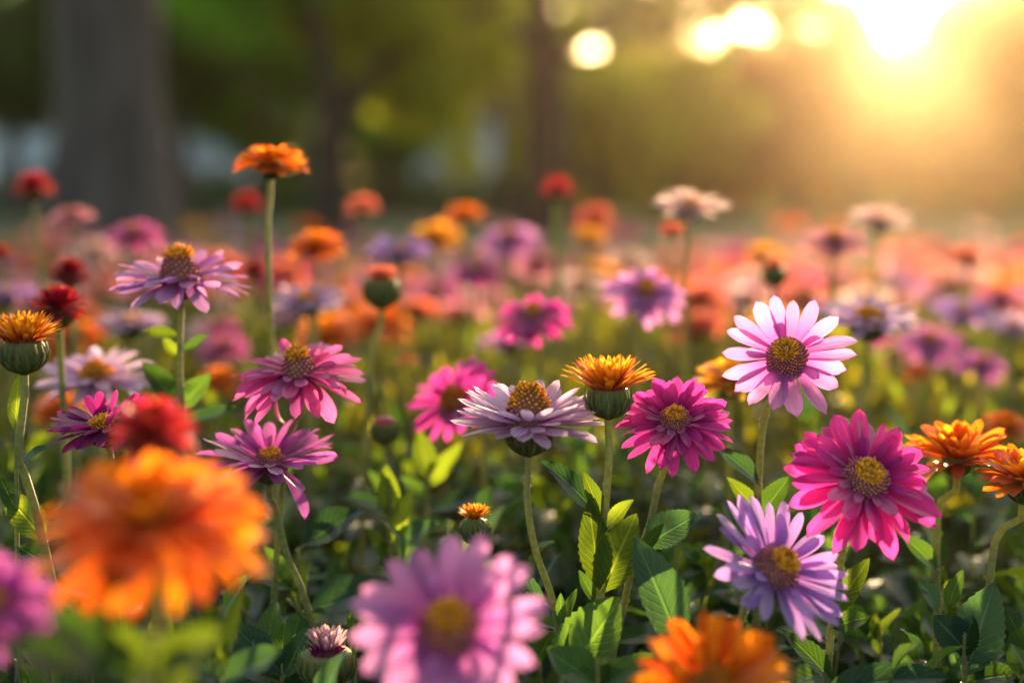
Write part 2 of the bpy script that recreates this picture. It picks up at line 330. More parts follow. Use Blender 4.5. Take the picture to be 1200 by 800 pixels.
# flower kinds: each returns petal layers in units of R
def layers_for(kind, Rr, e):
    d = R(e)
    if kind == 'aster': return [(23, .80, .175, d - .02, d - .1, .22, 0), (9, .74, .165, d + .12, d + .02, .22, .02), (5, .34, .14, d + .4, d - .1, .24, .04)]
    if kind == 'single': return [(18, 0.78, 0.25, d - .02, d - .12, .22, 0), (5, .36, .16, d + .12, d - .3, .24, .03)]
    if kind == 'daisy': return [(20, 0.80, 0.215, d - .08, d - .16, .20, -.02), (15, .70, .20, d + .14, d, .20, .02), (8, .36, .15, d + .3, d - .1, .22, .05)]
    if kind == 'cupped': return [(22, 0.80, 0.215, d - .15, d - .25, .20, -.03), (20, .78, .205, d + .08, d - .0, .20, 0), (16, .72, .18, d + .28, d + .22, .19, .03)]
    if kind == 'dense': return [(21, 0.80, 0.21, d - .22, d - .4, .20, -.03), (19, .72, .20, d + .02, d - .15, .20, 0), (15, .58, .185, d + .22, d, .21, .03), (12, .30, .13, d + .5, d + .1, .23, .06)]
    if kind == 'double': return [(23, .82, .21, d - .22, d - .42, .16, -.05), (22, .77, .21, d + .04, d - .1, .15, 0), (19, .68, .20, d + .28, d + .16, .13, .03), (15, .52, .18, d + .62, d + .5, .11, .06), (9, .34, .15, d + .9, d + .85, .08, .07)]
    if kind == 'tuft': return [(34, .98, .16, d - .05, d - .45, .26, -.06), (32, .92, .15, d + .15, d - .15, .24, .0), (30, .82, .14, d + .4, d + .15, .2, .04), (24, .70, .12, d + .7, d + .5, .16, .06), (16, .56, .10, d + .95, d + .9, .1, .08)]
    if kind == 'pompom': return [(34, .85, .19, d - .3, d - .8, .16, -.06), (34, .84, .19, d - .05, d - .35, .15, .0), (32, .82, .18, d + .25, d + .05, .13, .05), (28, .78, .18, d + .5, d + .4, .11, .08), (24, .72, .17, d + .8, d + .8, .08, .1), (16, .66, .16, d + 1.1, d + 1.2, .05, .12)]
PET_ROW = []
def build_petals(layers, Rr, res, jit=1.0, point=0.3):
    """list of (grid, matrix, offset) in head frame"""
    out = []; PET_ROW.clear()
    for li, (n, L, Wd, e0, e1, r0, z0) in enumerate(layers):
        a0 = random.random() * 6
        for k in range(n):
            a = a0 + 2 * math.pi * k / n + random.gauss(0, 0.05) * jit
            Lk = L * Rr * (1 + random.gauss(0, .05) * jit); Wk = Wd * Rr * (1 + random.gauss(0, .13) * jit)
            if jit == 1.0 and n < 30 and random.random() < .03: continue
            de = random.gauss(0, .085) * jit - (random.uniform(.3, .7) if jit == 1.0 and li == 0 and random.random() < .05 else 0)
            gp = petal_grid(Lk, Wk, e0 + de, e1 + de * 2 + random.gauss(0, .06), nu=res[0], nv=res[1], cup=random.uniform(.05, .4), point=max(0, point + random.uniform(-.1, .12)), twist=random.gauss(0, .32) * jit, side=random.gauss(0, .05) * jit, curl=random.gauss(.03, .22), notch=random.uniform(0, .05), ridge=.10 if res[0] > 5 else 0)
            M = rot_z(a) @ rot_x(random.gauss(0, .12) * jit)
            off = rot_z(a) @ np.array([r0 * Rr, 0, z0 * Rr])
            out.append(gp @ M.T + off); PET_ROW.append(li)
    return out
def build_disc(Rr, rd, h, style, detail):
    """returns (outer Geo, crown Geo or None)"""
    g = Geo(); R0 = rd * Rr; hh = h * Rr; pw = 2.4 if h > .25 else 2.0
    rs = np.linspace(1, 0, 9); prof = [(R0 * .95, -0.12 * Rr)] + [(R0 * .98 * r, hh * (1 - r ** pw) - 0.01 * Rr) for r in rs]
    g.grid(lathe_grid(prof, 20), .5, 0, True)
    n = {2: 190, 1: 120, 0: 60}[detail]; fs = R0 / math.sqrt(n) * 1.0
    split = {'cone': .55, 'dome': .0, 'yellow': 0.0, 'red': 0}.get(style, .52)
    T = BUMP_T if detail else BUMP_L
    if style == 'dome':      # all-yellow dome with a purple skirt
        p, q = disc_pts(int(n * .35), R0, hh, .80, 1.0, pw); add_florets(g, p, q, fs, fs * 2.0, 1, T)
        c = Geo(); p, q = disc_pts(int(n * .75), R0, hh, 0, .80, pw, .04 * Rr); add_florets(c, p, q, fs * .95, fs * 2.4, 0, T); return g, c
    if style in ('yellow', 'red'):
        p, q = disc_pts(n, R0, hh, 0, 1, pw); add_florets(g, p, q, fs, fs * 3.2, 1, T, .5); return g, None
    p, q = disc_pts(n, R0, hh, split * .95, 1.0, pw); add_florets(g, p, q, fs * .85, fs * 1.5, 1, T)
    c = Geo(); p, q = disc_pts(int(n * .6), R0, hh, .20, split, pw); add_florets(c, p, q, fs * .8, fs * (3.2 if h > .25 else 2.6), 0, T, .35)
    p, q = disc_pts(int(n * .06) + 3, R0, hh, 0, .16, pw); add_florets(c, p, q, fs * .7, fs * .8, 0, T)
    return g, c
def build_calyx(Rc, hc, rs, detail, rim=.86):
    """cup below the head: top at z=0, bottom at z=-hc"""
    g = Geo(); prof = [(rs, -hc), (rs * 1.4, -hc * .96), (Rc * .62, -hc * .84), (Rc * .90, -hc * .62), (Rc, -hc * .38), (Rc * (rim + 1) * .5, -hc * .1), (Rc * rim, 0), (Rc * .3, hc * .03)]
    g.grid(lathe_grid(prof, 20 if detail else 10), .5, 0, True)
    if detail:
        pr = np.array(prof[:7][::-1]); zs = pr[:, 1][::-1]; rr = pr[:, 0][::-1]
        for row, (zb, ln, n) in enumerate([(-.93, .42, 13), (-.72, .46, 17), (-.48, .55, 19)]):
            for k in range(n):
                a = 2 * math.pi * (k + .5 * (row % 2)) / n; w0 = 2.4 * Rc / n * 1.25
                nv, nu = 7, 5; t = np.linspace(0, 1, nv); u = np.linspace(-1, 1, nu); G = np.zeros((nv, nu, 3))
                for i, tt in enumerate(t):
                    z = hc * (zb + ln * tt); r = np.interp(z, zs, rr) + .02 * Rc + .11 * Rc * tt ** 1.5 + row * .008 * Rc
                    w = w0 * math.sin(math.pi * (0.22 + .78 * tt)) ** .7 * (1 - tt ** 3)
                    aa = a + u * w / 2 / max(r, 1e-5)
                    rrn = r + .05 * Rc * (1 - u ** 2)
                    G[i] = np.stack([rrn * np.cos(aa), rrn * np.sin(aa), np.full(nu, z)], 1)
                g.grid(G, random.random(), 0)
    return g
def hairs_on(path, rad, n, length, g, s0=0, s1=1):
    path = np.asarray(path); m = len(path); V = []
    for _ in range(n):
        s = random.uniform(s0, s1) * (m - 1.001); i = int(s); f = s - i; p = path[i] * (1 - f) + path[i + 1] * f; t = unit(path[i + 1] - path[i])
        d = rng.normal(size=3); d = unit(d - t * (d @ t)); sd = unit(np.cross(t, d)); r = rad if np.isscalar(rad) else rad[i]
        b = p + d * r * .95; L = length * random.uniform(.5, 1.3); tip = b + d * L + t * L * random.uniform(-.4, .2); w = 0.00007
        V.append(np.array([[b - sd * w, b + sd * w], [tip - sd * w * .3, tip + sd * w * .3]]))
    for v in V: g.grid(v, .5, 1)
def leaf_obj(root, base, tip, width, roll, mat, droop=0.5, fold=0.35, hero=True, serr=.05, name='leaf', off=None, label=None):
    """one leaf from base to tip (world coords)"""
    base = np.asarray(base, float); tip = np.asarray(tip, float); a = unit(tip - base); L = np.linalg.norm(tip - base) * 1.04
    up = np.array([0, 0, 1.0]); up = unit(up - a * (up @ a) + 1e-6); cd = CAM - base; cd = unit(cd - a * (cd @ a))
    n = unit(math.cos(R(roll)) * up + math.sin(R(roll)) * cd); side = np.cross(n, a)
    g = Geo(); gr = leaf_grid(L, width, droop, fold, 9 if hero else 5, 26 if hero else 10, serr if hero else 0)
    # rotate so that the chord matches the base-tip line
    ch = gr[-1, 4 if hero else 2]; th = math.atan2(ch[2], ch[0]); gr = gr @ rot_y(th).T
    g.grid(gr, random.random())
    M = np.stack([a, side, n], 1)
    # short petiole
    g.grid(tube_grid([(-.06 * L, 0, -.01 * L), (0.02 * L, 0, 0), (.25 * L, 0, -.004 * L)], [.035 * width + .0004, .03 * width + .0004, .01 * width], 5), .8, 1, True)
    o = g.obj(name, [mat, STEM], root, M=M, off=base - np.asarray(root.location))
    if label: o['label'] = label
    return o

KCOL = {}
def flower(name, label, kind, color, px, py, D, wpx, tilt=10, az=0, elev=12, disc=(.24, .12, 'crown'), discm=None, sharp=2, stem=(), calyx=(.24, .36), leaves=0,
           group=None, point=.12, cat='flower', lean=0.0, stem_r=None, whole_petals=None, world=None, dia=None, jit=1.0, rim=.86):
    n = np.array([math.sin(R(tilt)) * math.sin(R(az)), -math.sin(R(tilt)) * math.cos(R(az)), math.cos(R(tilt))])
    c = P(px, py, D) if world is None else np.asarray(world, float)
    Rr = (wpx * D / F_PX if dia is None else dia) / 2
    F3 = frame_from(n) @ rot_z(random.random() * 6)
    hc = calyx[1] * Rr; Rc = calyx[0] * Rr; rs = stem_r or min(.0021, max(.0014, Rc * .24))
    att = c - n * (hc + .03 * Rr)
    pts = [att + n * .002]
    if stem:
        pts += [att - n * .008] + [P(x, y, d) for x, y, d in stem]
        last = pts[-1]; dr = unit(last - pts[-2]); hgt = last[2]
        pts += [last + np.array([dr[0] * .25, dr[1] * .25, -.5]) * hgt * .6, last + np.array([dr[0] * .3 * hgt, dr[1] * .3 * hgt, 0]) - np.array([0, 0, hgt])]
    else:
        hgt = att[2]; bx = lean + random.gauss(0, .02)
        pts += [att - n * .012 * (1 + 2 * math.sin(R(tilt))) - np.array([0, 0, .004]), att - n * .02 + np.array([bx * .25, 0, -hgt * .33]), att + np.array([bx * .8 - n[0] * .02, random.gauss(0, .01), -hgt * .7]), att + np.array([bx, 0, -hgt])]
    base = pts[-1].copy(); base[2] = 0; pts[-1] = base
    root = empty(name, base, label, cat, group)
    path = spline(pts, 44 if sharp else 20)
    g = Geo(); rad = np.linspace(rs, rs * 1.5, len(path)); g.grid(tube_grid(path, rad, 10 if sharp else 6), .5, 0, True)
    if sharp == 2: hairs_on(path, rad, 420, .0016, g, 0, .5)
    g.obj('stem', [STEM, HAIR], root, off=-base)
    g = build_calyx(Rc, hc, rs, sharp, rim)
    if sharp == 2: hairs_on([(0, 0, -hc * .9), (0, 0, -hc * .5), (0, 0, -.1 * hc)], np.array([Rc * .8, Rc, Rc]), 160, .0016, g)
    g.obj('calyx', [CALYX, HAIR], root, M=F3, off=c - base)
    ly = layers_for(kind, Rr, elev); res = {2: (7, 13), 1: (5, 9), 0: (4, 6)}[sharp]
    pets = build_petals(ly, Rr, res, jit, point)
    each = (sharp >= 1 and kind in ('single', 'aster', 'daisy', 'dense', 'cupped')) if whole_petals is None else not whole_petals
    if each:
        for gp in pets:
            g = Geo(); g.grid(gp, random.random()); g.obj('petal', PM[color], root, M=F3, off=c - base)
    else:
        for i in range(len(ly)):
            g = Geo()
            for gp in [q for q, li in zip(pets, PET_ROW) if li == i]: g.grid(gp, random.random())
            g.obj('petal_whorl', PM[color], root, M=F3, off=c - base)
    rd, dh, ds = disc
    om = discm or {'crown': FL_P, 'cone': FL_P, 'dome': FL_P, 'yellow': FL_Y, 'red': FL_R, 'amber': FL_O}[ds]
    g, cr = build_disc(Rr, rd, dh, 'yellow' if ds in ('amber',) else ds, sharp)
    d = g.obj('disc', [FL_B, om], root, M=F3, off=c - base)
    if cr: cr.obj('disc_crown', [FL_Y], d, M=F3, off=c - base)
    for k in range(leaves):
        s = random.uniform(.30, .8); p = path[int(s * (len(path) - 1))]; a = random.random() * 6.28; L = random.uniform(.035, .06)
        leaf_obj(root, p, p + L * np.array([math.cos(a), math.sin(a), random.uniform(.2, .9)]), L * .34, random.uniform(0, 40), random.choice([LEAF, LEAF_LIT, LEAF]), random.uniform(.2, .9), hero=sharp > 0)
    return root, path, base
def L2(root, bx, by, tx, ty, D, wpx, roll=50, mat=None, dD=0.0, droop=.5, fold=.35, serr=.05):
    b = P(bx, by, D); t = P(tx, ty, D + dD); return leaf_obj(root, b, t, wpx * D / F_PX, roll, mat or LEAF, droop, fold, True, serr)

exec_parts = True
# ================================================================== SETTING
def sheet(name, x0, x1, y0, y1, z, mat, nx=2, ny=2, bump=0.0, label=None, cat=None, kind='structure'):
    xs = np.linspace(x0, x1, nx); ys = np.linspace(y0, y1, ny); G = np.array([[(x, y, z + (bump * noise.noise((x * 3, y * 3, 0)) if bump else 0)) for x in xs] for y in ys])
    g = Geo(); g.grid(G); o = g.obj(name, mat); tag(o, kind=kind); return o
lawn_m, t = new_mat('lawn')
o_ = N(t, 'ShaderNodeOutputMaterial'); b_ = N(t, 'ShaderNodeBsdfPrincipled'); geo_ = N(t, 'ShaderNodeNewGeometry')
n1 = N(t, 'ShaderNodeTexNoise'); n1.inputs['Scale'].default_value = .35; n1.inputs['Detail'].default_value = 6; t.links.new(geo_.outputs['Position'], n1.inputs[0])
n2 = N(t, 'ShaderNodeTexNoise'); n2.inputs['Scale'].default_value = 40; n2.inputs['Detail'].default_value = 4; t.links.new(geo_.outputs['Position'], n2.inputs[0])
c_ = mixc(t, (0.035, 0.085, 0.028), (0.10, 0.14, 0.04), n1.outputs[0]); c_ = mixc(t, c_, (0.03, 0.06, 0.02), mth(t, 'MULTIPLY', n2.outputs[0], .6))
t.links.new(c_, b_.inputs['Base Color']); b_.inputs['Roughness'].default_value = .9
bp_ = N(t, 'ShaderNodeBump'); bp_.inputs['Distance'].default_value = .04; t.links.new(n2.outputs[0], bp_.inputs['Height']); t.links.new(bp_.outputs[0], b_.inputs['Normal']); t.links.new(b_.outputs[0], o_.inputs[0])
sheet('ground', -280, 280, -40, 300, 0, lawn_m)
sheet('soil_bed', -3.2, 3.4, -.6, 5.4, 0.012, SOIL, 60, 60, .012)

# haze: even air around camera and scene
hz_m, t = new_mat('haze_air'); o_ = N(t, 'ShaderNodeOutputMaterial'); v_ = N(t, 'ShaderNodeVolumePrincipled')
v_.inputs['Color'].default_value = (1.0, 0.74, 0.44, 1); v_.inputs['Density'].default_value = HAZE; v_.inputs['Anisotropy'].default_value = 0.86
t.links.new(v_.outputs[0], o_.inputs['Volume'])
def box_geo(g, x0, x1, y0, y1, z0, z1, mat=0):
    V = [(x, y, z) for x in (x0, x1) for y in (y0, y1) for z in (z0, z1)]
    F = [(0, 1, 3, 2), (4, 6, 7, 5), (0, 4, 5, 1), (2, 3, 7, 6), (0, 2, 6, 4), (1, 5, 7, 3)]
    g.raw(V, F, [(0, 0)] * 8, .5, mat)
g = Geo(); box_geo(g, -285, 285, -45, 305, -1, 16.5); hz = g.obj('haze', hz_m, smooth=False); tag(hz, kind='stuff')

# ------------------------------------------------------------------ trees
LT = grid_arrays(np.array([[(0, 0, 0), (0, 0, 0), (0, 0, 0)], [(.4, -.5, .12), (.45, 0, 0), (.4, .5, .12)], [(1, 0, -.08), (1, 0, -.08), (1, 0, -.08)]]))
def rand_frames(n, upbias=0.0):
    q = rng.normal(size=(n, 3)); q /= np.linalg.norm(q, axis=1)[:, None]
    nn = rng.normal(size=(n, 3)); nn[:, 2] += upbias; nn -= q * np.sum(nn * q, 1)[:, None]; nn /= np.linalg.norm(nn, axis=1)[:, None]
    return np.stack([q, np.cross(nn, q), nn], 2)
HOLES = []
def crown(root, blobs, n, size, mat, name='crown'):
    g = Geo(); w = np.array([b[3] ** 2 for b in blobs]); w = w / w.sum(); ks = rng.choice(len(blobs), n, p=w)
    B = np.array([b[:3] for b in blobs])[ks]; br = np.array([b[3] for b in blobs])[ks]
    d = rng.normal(size=(n, 3)); d /= np.linalg.norm(d, axis=1)[:, None]; rr = rng.random(n) ** .45
    pos = B + d * (br * rr)[:, None] * np.array([1, 1, .75]); pos = pos[pos[:, 2] > .1]
    for hc_, hr_ in HOLES: pos = pos[np.sum(((pos - hc_) / (hr_, hr_ * 6, hr_)) ** 2, 1) > 1]
    n = len(pos)
    sz = size * rng.uniform(.6, 1.4, n); g.inst(LT, rand_frames(n, .8) * sz[:, None, None] * np.array([1, .6, 1])[None, None], pos, rng.random(n))
    return g.obj(name, mat, root, off=-np.array(root.location))
def blobs_in(cx, cy, cz, rx, ry, rz, n, rb):
    out = []
    while len(out) < n:
        p = rng.uniform(-1, 1, 3)
        if .15 < p @ p < 1: out.append((cx + p[0] * rx, cy + p[1] * ry, cz + p[2] * rz, rb * random.uniform(.7, 1.3)))
    return out
def trunk(root, segs, name='trunk', k=16, rough=.06, mat=None):
    g = Geo()
    for path, rad in segs:
        pp = spline(path, 30); rr = np.interp(np.linspace(0, 1, 30), np.linspace(0, 1, len(rad)), rad); G = tube_grid(pp, rr, k)
        for i in range(G.shape[0]):
            for j in range(k):
                d = G[i, j] - pp[i]; G[i, j] = pp[i] + d * (1 + rough * 2 * noise.noise(Vector(G[i, j]) * 2.5) + rough * .6 * math.sin(j * 2.6))
        g.grid(G, .5, 0, True)
    return g.obj(name, mat or BARK, root, off=-np.array(root.location))
def gx(px, D): return (px - 600) / F_PX * D
# thick trunk at left
x, y = gx(132, 15), 15.0
t1 = empty('large_tree', (x, y, 0), 'tree with the thick straight dark trunk at the left, beyond the flower bed', 'tree')
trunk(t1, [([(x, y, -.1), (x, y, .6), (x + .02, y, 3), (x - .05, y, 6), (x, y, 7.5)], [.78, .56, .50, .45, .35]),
           ([(x, y, 5), (x - 1.2, y, 6.5), (x - 2.6, y + .3, 8)], [.3, .2, .1]), ([(x, y, 5.4), (x + 1, y, 7), (x + 2, y, 8.6)], [.3, .2, .1])])
crown(t1, blobs_in(x - .5, y + 1, 8.6, 4, 4, 2.4, 40, 1.1), 16000, .2, CROWN_G)
# forked tree in the middle
x, y = gx(388, 24), 24.0
t2 = empty('forked_tree', (x, y, 0), 'slim forked tree behind the tall orange flower, yellow-green leaves hanging to its right', 'tree')
trunk(t2, [([(x, y, -.1), (x, y, .8), (x + .06, y, 1.9)], [.42, .33, .29]), ([(x + .05, y, 1.8), (x - .1, y, 3), (x - .5, y, 4.6), (x - .8, y, 6)], [.24, .2, .16, .08]),
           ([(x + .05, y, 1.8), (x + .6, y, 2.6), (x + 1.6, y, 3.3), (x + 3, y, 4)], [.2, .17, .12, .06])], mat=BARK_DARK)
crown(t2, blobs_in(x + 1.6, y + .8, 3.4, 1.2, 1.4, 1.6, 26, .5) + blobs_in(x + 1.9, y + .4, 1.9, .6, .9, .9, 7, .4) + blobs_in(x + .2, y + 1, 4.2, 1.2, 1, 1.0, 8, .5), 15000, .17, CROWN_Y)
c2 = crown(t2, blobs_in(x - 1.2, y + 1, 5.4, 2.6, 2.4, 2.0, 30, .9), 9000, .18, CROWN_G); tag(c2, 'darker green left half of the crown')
# slim tree at centre right
x, y = gx(640, 27), 27.0
t3 = empty('slim_tree', (x, y, 0), 'slim dark tree rising right of centre with sky gaps beside its trunk', 'tree')
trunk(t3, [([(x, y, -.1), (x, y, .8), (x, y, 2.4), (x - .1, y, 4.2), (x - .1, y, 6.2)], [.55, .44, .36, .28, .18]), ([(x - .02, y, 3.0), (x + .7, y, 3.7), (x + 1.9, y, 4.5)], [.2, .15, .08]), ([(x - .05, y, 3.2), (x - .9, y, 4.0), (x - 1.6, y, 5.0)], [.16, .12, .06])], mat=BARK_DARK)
crown(t3, blobs_in(x - .4, y + 1.2, 7.0, 2.6, 2.4, 1.9, 34, .8), 9000, .18, CROWN_Y)
# far trees: (px, y, height, radius, material, bottom, density, label)
HOLES += [(P(850, 42, 58), .95), (P(942, 44, 60), .6), (P(880, 20, 58), .6), (P(806, 26, 56), 1.15), (P(800, 60, 54), .7), (P(652, 20, 52), .55), (P(681, 62, 52), .85), (P(618, 70, 52), .3), (P(735, 40, 54), .4), (P(1024, -16, 60), 2.0), (P(1062, -16, 60), 2.0), (P(190, 3, 50), .3)]
far = [
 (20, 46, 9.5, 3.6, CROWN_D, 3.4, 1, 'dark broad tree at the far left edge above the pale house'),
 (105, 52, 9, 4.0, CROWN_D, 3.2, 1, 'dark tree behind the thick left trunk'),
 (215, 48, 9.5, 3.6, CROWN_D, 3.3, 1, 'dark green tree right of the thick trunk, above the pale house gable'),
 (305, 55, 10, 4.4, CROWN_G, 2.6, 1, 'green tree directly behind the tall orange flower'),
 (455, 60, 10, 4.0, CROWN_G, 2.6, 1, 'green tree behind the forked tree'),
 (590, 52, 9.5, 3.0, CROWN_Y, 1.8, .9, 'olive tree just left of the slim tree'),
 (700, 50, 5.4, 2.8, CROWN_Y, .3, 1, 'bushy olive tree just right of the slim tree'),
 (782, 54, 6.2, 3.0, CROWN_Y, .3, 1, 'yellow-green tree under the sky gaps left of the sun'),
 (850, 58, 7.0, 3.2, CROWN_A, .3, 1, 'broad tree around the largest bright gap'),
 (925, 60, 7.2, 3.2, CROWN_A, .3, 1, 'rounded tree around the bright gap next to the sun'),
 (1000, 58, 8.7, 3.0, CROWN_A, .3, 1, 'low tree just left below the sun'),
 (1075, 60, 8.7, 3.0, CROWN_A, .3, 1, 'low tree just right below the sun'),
 (1150, 52, 9.4, 2.8, CROWN_A, .3, 1, 'tall amber-hazed tree right of the sun'),
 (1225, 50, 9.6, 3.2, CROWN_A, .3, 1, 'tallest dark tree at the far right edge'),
]
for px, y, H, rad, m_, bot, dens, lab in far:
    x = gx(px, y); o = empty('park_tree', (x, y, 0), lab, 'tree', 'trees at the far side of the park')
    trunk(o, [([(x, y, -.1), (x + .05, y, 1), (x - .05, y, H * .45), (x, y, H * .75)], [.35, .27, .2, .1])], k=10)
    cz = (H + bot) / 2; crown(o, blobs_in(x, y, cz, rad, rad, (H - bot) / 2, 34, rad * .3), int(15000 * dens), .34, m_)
# hedge line far behind and shrubs
for i, (px0, px1, y, h) in enumerate([(-60, 330, 58, 1.5), (330, 600, 62, 1.6), (600, 960, 66, 3.6), (960, 1300, 66, 4.2)]):
    lab = ['low dark hedge below the pale house at the left', 'low hedge between the forked tree and the slim tree', 'tall hedge behind the trees under the sky gaps', 'tall hedge behind the trees under the sun'][i]
    x0, x1 = gx(px0, y), gx(px1, y); o = empty('hedge', ((x0 + x1) / 2, y, 0), lab, 'hedge')
    bl = [(xx, y + random.gauss(0, .4), random.uniform(.3, h - .4), .7) for xx in np.linspace(x0, x1, int((x1 - x0) * 2.4)) for _ in range(1 + int(h / 1.2))]
    crown(o, bl, int(len(bl) * 90), .26, CROWN_D, 'hedge_foliage')
    g = Geo()
    for xx in np.linspace(x0 + .3, x1 - .3, int((x1 - x0) / 1.2)): g.grid(tube_grid([(xx, y, -.05), (xx + .1, y, h * .6)], [.05, .03], 6), .5, 0, True)
    g.obj('hedge_stems', BARK, o, off=-np.array(o.location))

# far-off wood closing the view behind everything
g = Geo(); bl = []
for px in range(-500, 1750, 9):
    hh = np.interp(px, [-500, 630, 985, 1000, 1018, 1068, 1084, 1110, 1750], [15.6, 15.6, 15.4, 13.5, 9.0, 9.0, 13.5, 15.4, 15.6]); 
    for z_ in np.arange(.5, hh - .8, 1.1): bl.append((gx(px, 92) + random.gauss(0, .3), 92 + random.gauss(0, 2), z_, 1.15))
B = np.array(bl); n = len(B) * 22; ks = rng.integers(0, len(B), n); pos = B[ks, :3] + rng.normal(0, .62, (n, 3)); pos = pos[pos[:, 2] > .05]
for hx_, hy_, hr_ in [(652, 20, .95), (683, 60, 1.1), (619, 70, .6), (735, 30, .45), (828, 46, .95), (868, 38, 1.1), (900, 50, .5), (944, 44, 1.0), (975, 16, .4), (715, 8, .35)]:
    pos = pos[np.sum(((pos - P(hx_, hy_, 92)) / (hr_, hr_ * 8, hr_)) ** 2, 1) > 1]
n = len(pos)
g.inst(LT, rand_frames(n, .8) * (.75 * rng.uniform(.6, 1.4, n))[:, None, None], pos, rng.random(n)); wd = g.obj('far_wood', CROWN_D); tag(wd, 'dark far-off wood closing the view beyond the park', 'wood', None, 'stuff')
HOLES.clear()
# ------------------------------------------------------------------ far houses
def house(label, px, y, w, d, h, rh, nwin, group=None):
    x = gx(px, y); r = empty('pale_house', (x, y, 0), label, 'house', group); off = -np.array(r.location)
    g = Geo(); box_geo(g, x - w / 2, x + w / 2, y, y + d, 0, h); g.obj('wall', WALL, r, smooth=False, off=off)
    g = Geo(); e = .4
    A = [(x - w / 2 - e, y - e, h), (x + w / 2 + e, y - e, h), (x + w / 2 + e, y + d + e, h), (x - w / 2 - e, y + d + e, h), (x - w / 2 - e, y + d / 2, h + rh), (x + w / 2 + e, y + d / 2, h + rh)]
    g.raw(A, [(0, 1, 5, 4), (2, 3, 4, 5), (0, 4, 3, 3), (1, 2, 5, 5), (0, 3, 2, 1)], [(0, 0)] * 6, .5)
    g.obj('roof', ROOF, r, smooth=False, off=off + np.array([0, 0, .004]))
    for k in range(nwin):
        wx = x - w / 2 + w * (k + .5) / nwin
        if k == nwin // 2:
            g = Geo(); box_geo(g, wx - .5, wx + .5, y - .06, y - .003, .02, 2.1); dd = g.obj('door', DOORM, r, smooth=False, off=off)
            g = Geo(); box_geo(g, wx + .35, wx + .42, y - .12, y - .062, .95, 1.05); g.obj('handle', FRAME, dd, smooth=False, off=off); continue
        g = Geo()
        for a in ((wx - .6, wx - .52, 1.0, 2.3), (wx + .52, wx + .6, 1.0, 2.3), (wx - .52, wx + .52, 2.22, 2.3), (wx - .52, wx + .52, 1.0, 1.08), (wx - .03, wx + .03, 1.08, 2.22)): box_geo(g, a[0], a[1], y - .06, y - .003, a[2], a[3])
        f = g.obj('window', FRAME, r, smooth=False, off=off)
        g = Geo(); box_geo(g, wx - .515, wx + .515, y - .03, y - .004, 1.083, 2.217); g.obj('pane', GLASSY, f, smooth=False, off=off)
    return r
house('pale blue-grey house at the far left edge, left of the thick trunk', 10, 64, 5.6, 6, 3.9, 1.6, 3)
house('pale blue-grey house showing between the thick trunk and the tall orange flower', 228, 66, 4.2, 6, 3.6, 1.6, 3)
house('pale grey house between the forked tree and the slim tree', 545, 72, 5.0, 6, 4.6, 1.8, 3)

# ================================================================== FLOWERS NAMED ONE BY ONE
CR = (.26, .30, 'cone'); DO = (.24, .17, 'dome')
# --- in or near the plane of focus
H1, _, _ = flower('daisy_flower', 'sharp pale lavender daisy seen side-on with a domed yellow centre, in mid-photo', 'cupped', 'pale_lavender', 620, 494, .78, 184, 7, 8, 13, (.30, .50, 'dome'),
    stem=[(617, 575, .78), (626, 640, .78), (655, 735, .785)], calyx=(.285, .46), point=.3, stem_r=.0019, jit=.55)
H2, _, _ = flower('marigold_flower', 'half-open orange and yellow flower on a straight hairy stem beside the sharp lavender daisy', 'tuft', 'flame', 713, 455, .775, 100, 3, 0, 36, (.36, .34, 'red'),
    stem=[(715, 520, .775), (709, 600, .775), (703, 690, .78)], calyx=(.52, .74), point=.6, stem_r=.0021, jit=.7)
H3, _, _ = flower('daisy_flower', 'magenta daisy just right of the half-open orange flower, its stem running down to the left', 'dense', 'magenta', 791, 492, .79, 142, 42, -6, 8, (.27, .20, 'crown'),
    stem=[(772, 566, .81), (760, 620, .81), (735, 690, .81)], calyx=(.30, .42), stem_r=.0019)
H4, _, _ = flower('daisy_flower', 'open orchid pink daisy with one ring of broad petals, facing the camera at right', 'single', 'orchid', 922, 418, .80, 160, 58, -14, 8, (.30, .26, 'crown'), jit=.9,
    stem=[(898, 478, .83), (889, 560, .83), (888, 640, .83)], calyx=(.26, .3), point=.25, stem_r=.0019)
H5, _, _ = flower('daisy_flower', 'large deep magenta daisy with crowded petals, facing the camera below the orchid pink one', 'dense', 'magenta', 1014, 562, .75, 194, 48, 10, 4, (.30, .22, 'crown'),
    stem=[(988, 640, .78), (975, 730, .78), (970, 800, .78)], calyx=(.26, .34), stem_r=.0019)
H6, _, _ = flower('marigold_flower', 'orange layered flower, cup-shaped, just right of the large deep magenta daisy', 'double', 'orange', 1122, 535, .84, 138, 8, -20, 24, (.16, .14, 'amber'),
    stem=[(1101, 590, .85), (1097, 650, .85), (1098, 720, .85)], calyx=(.24, .34), sharp=1, stem_r=.0021)
H7, _, _ = flower('daisy_flower', 'lavender daisy tilted up to the right, below left of the large deep magenta daisy', 'aster', 'lavender', 908, 668, .72, 192, 46, 38, 12, (.30, .26, 'crown'),
    stem=[(866, 735, .73), (850, 770, .73), (838, 815, .73)], calyx=(.27, .40), stem_r=.0019, jit=.8)
flower('daisy_flower', 'violet pink daisy with a low yellow centre, above a stem that curves to the right', 'daisy', 'violet', 316, 540, .83, 168, 15, 14, 14, (.22, .14, 'crown'),
    stem=[(322, 592, .83), (336, 650, .83), (364, 725, .835)], calyx=(.22, .34), sharp=1, stem_r=.002)
flower('daisy_flower', 'bright magenta daisy with yellow-topped cone and drooping petals, above the violet pink daisy', 'dense', 'rose', 350, 437, .84, 168, 20, -8, -2, (.24, .34, 'cone'),
    stem=[(340, 505, .85), (332, 560, .85)], calyx=(.20, .36), sharp=1, stem_r=.0018, leaves=3)
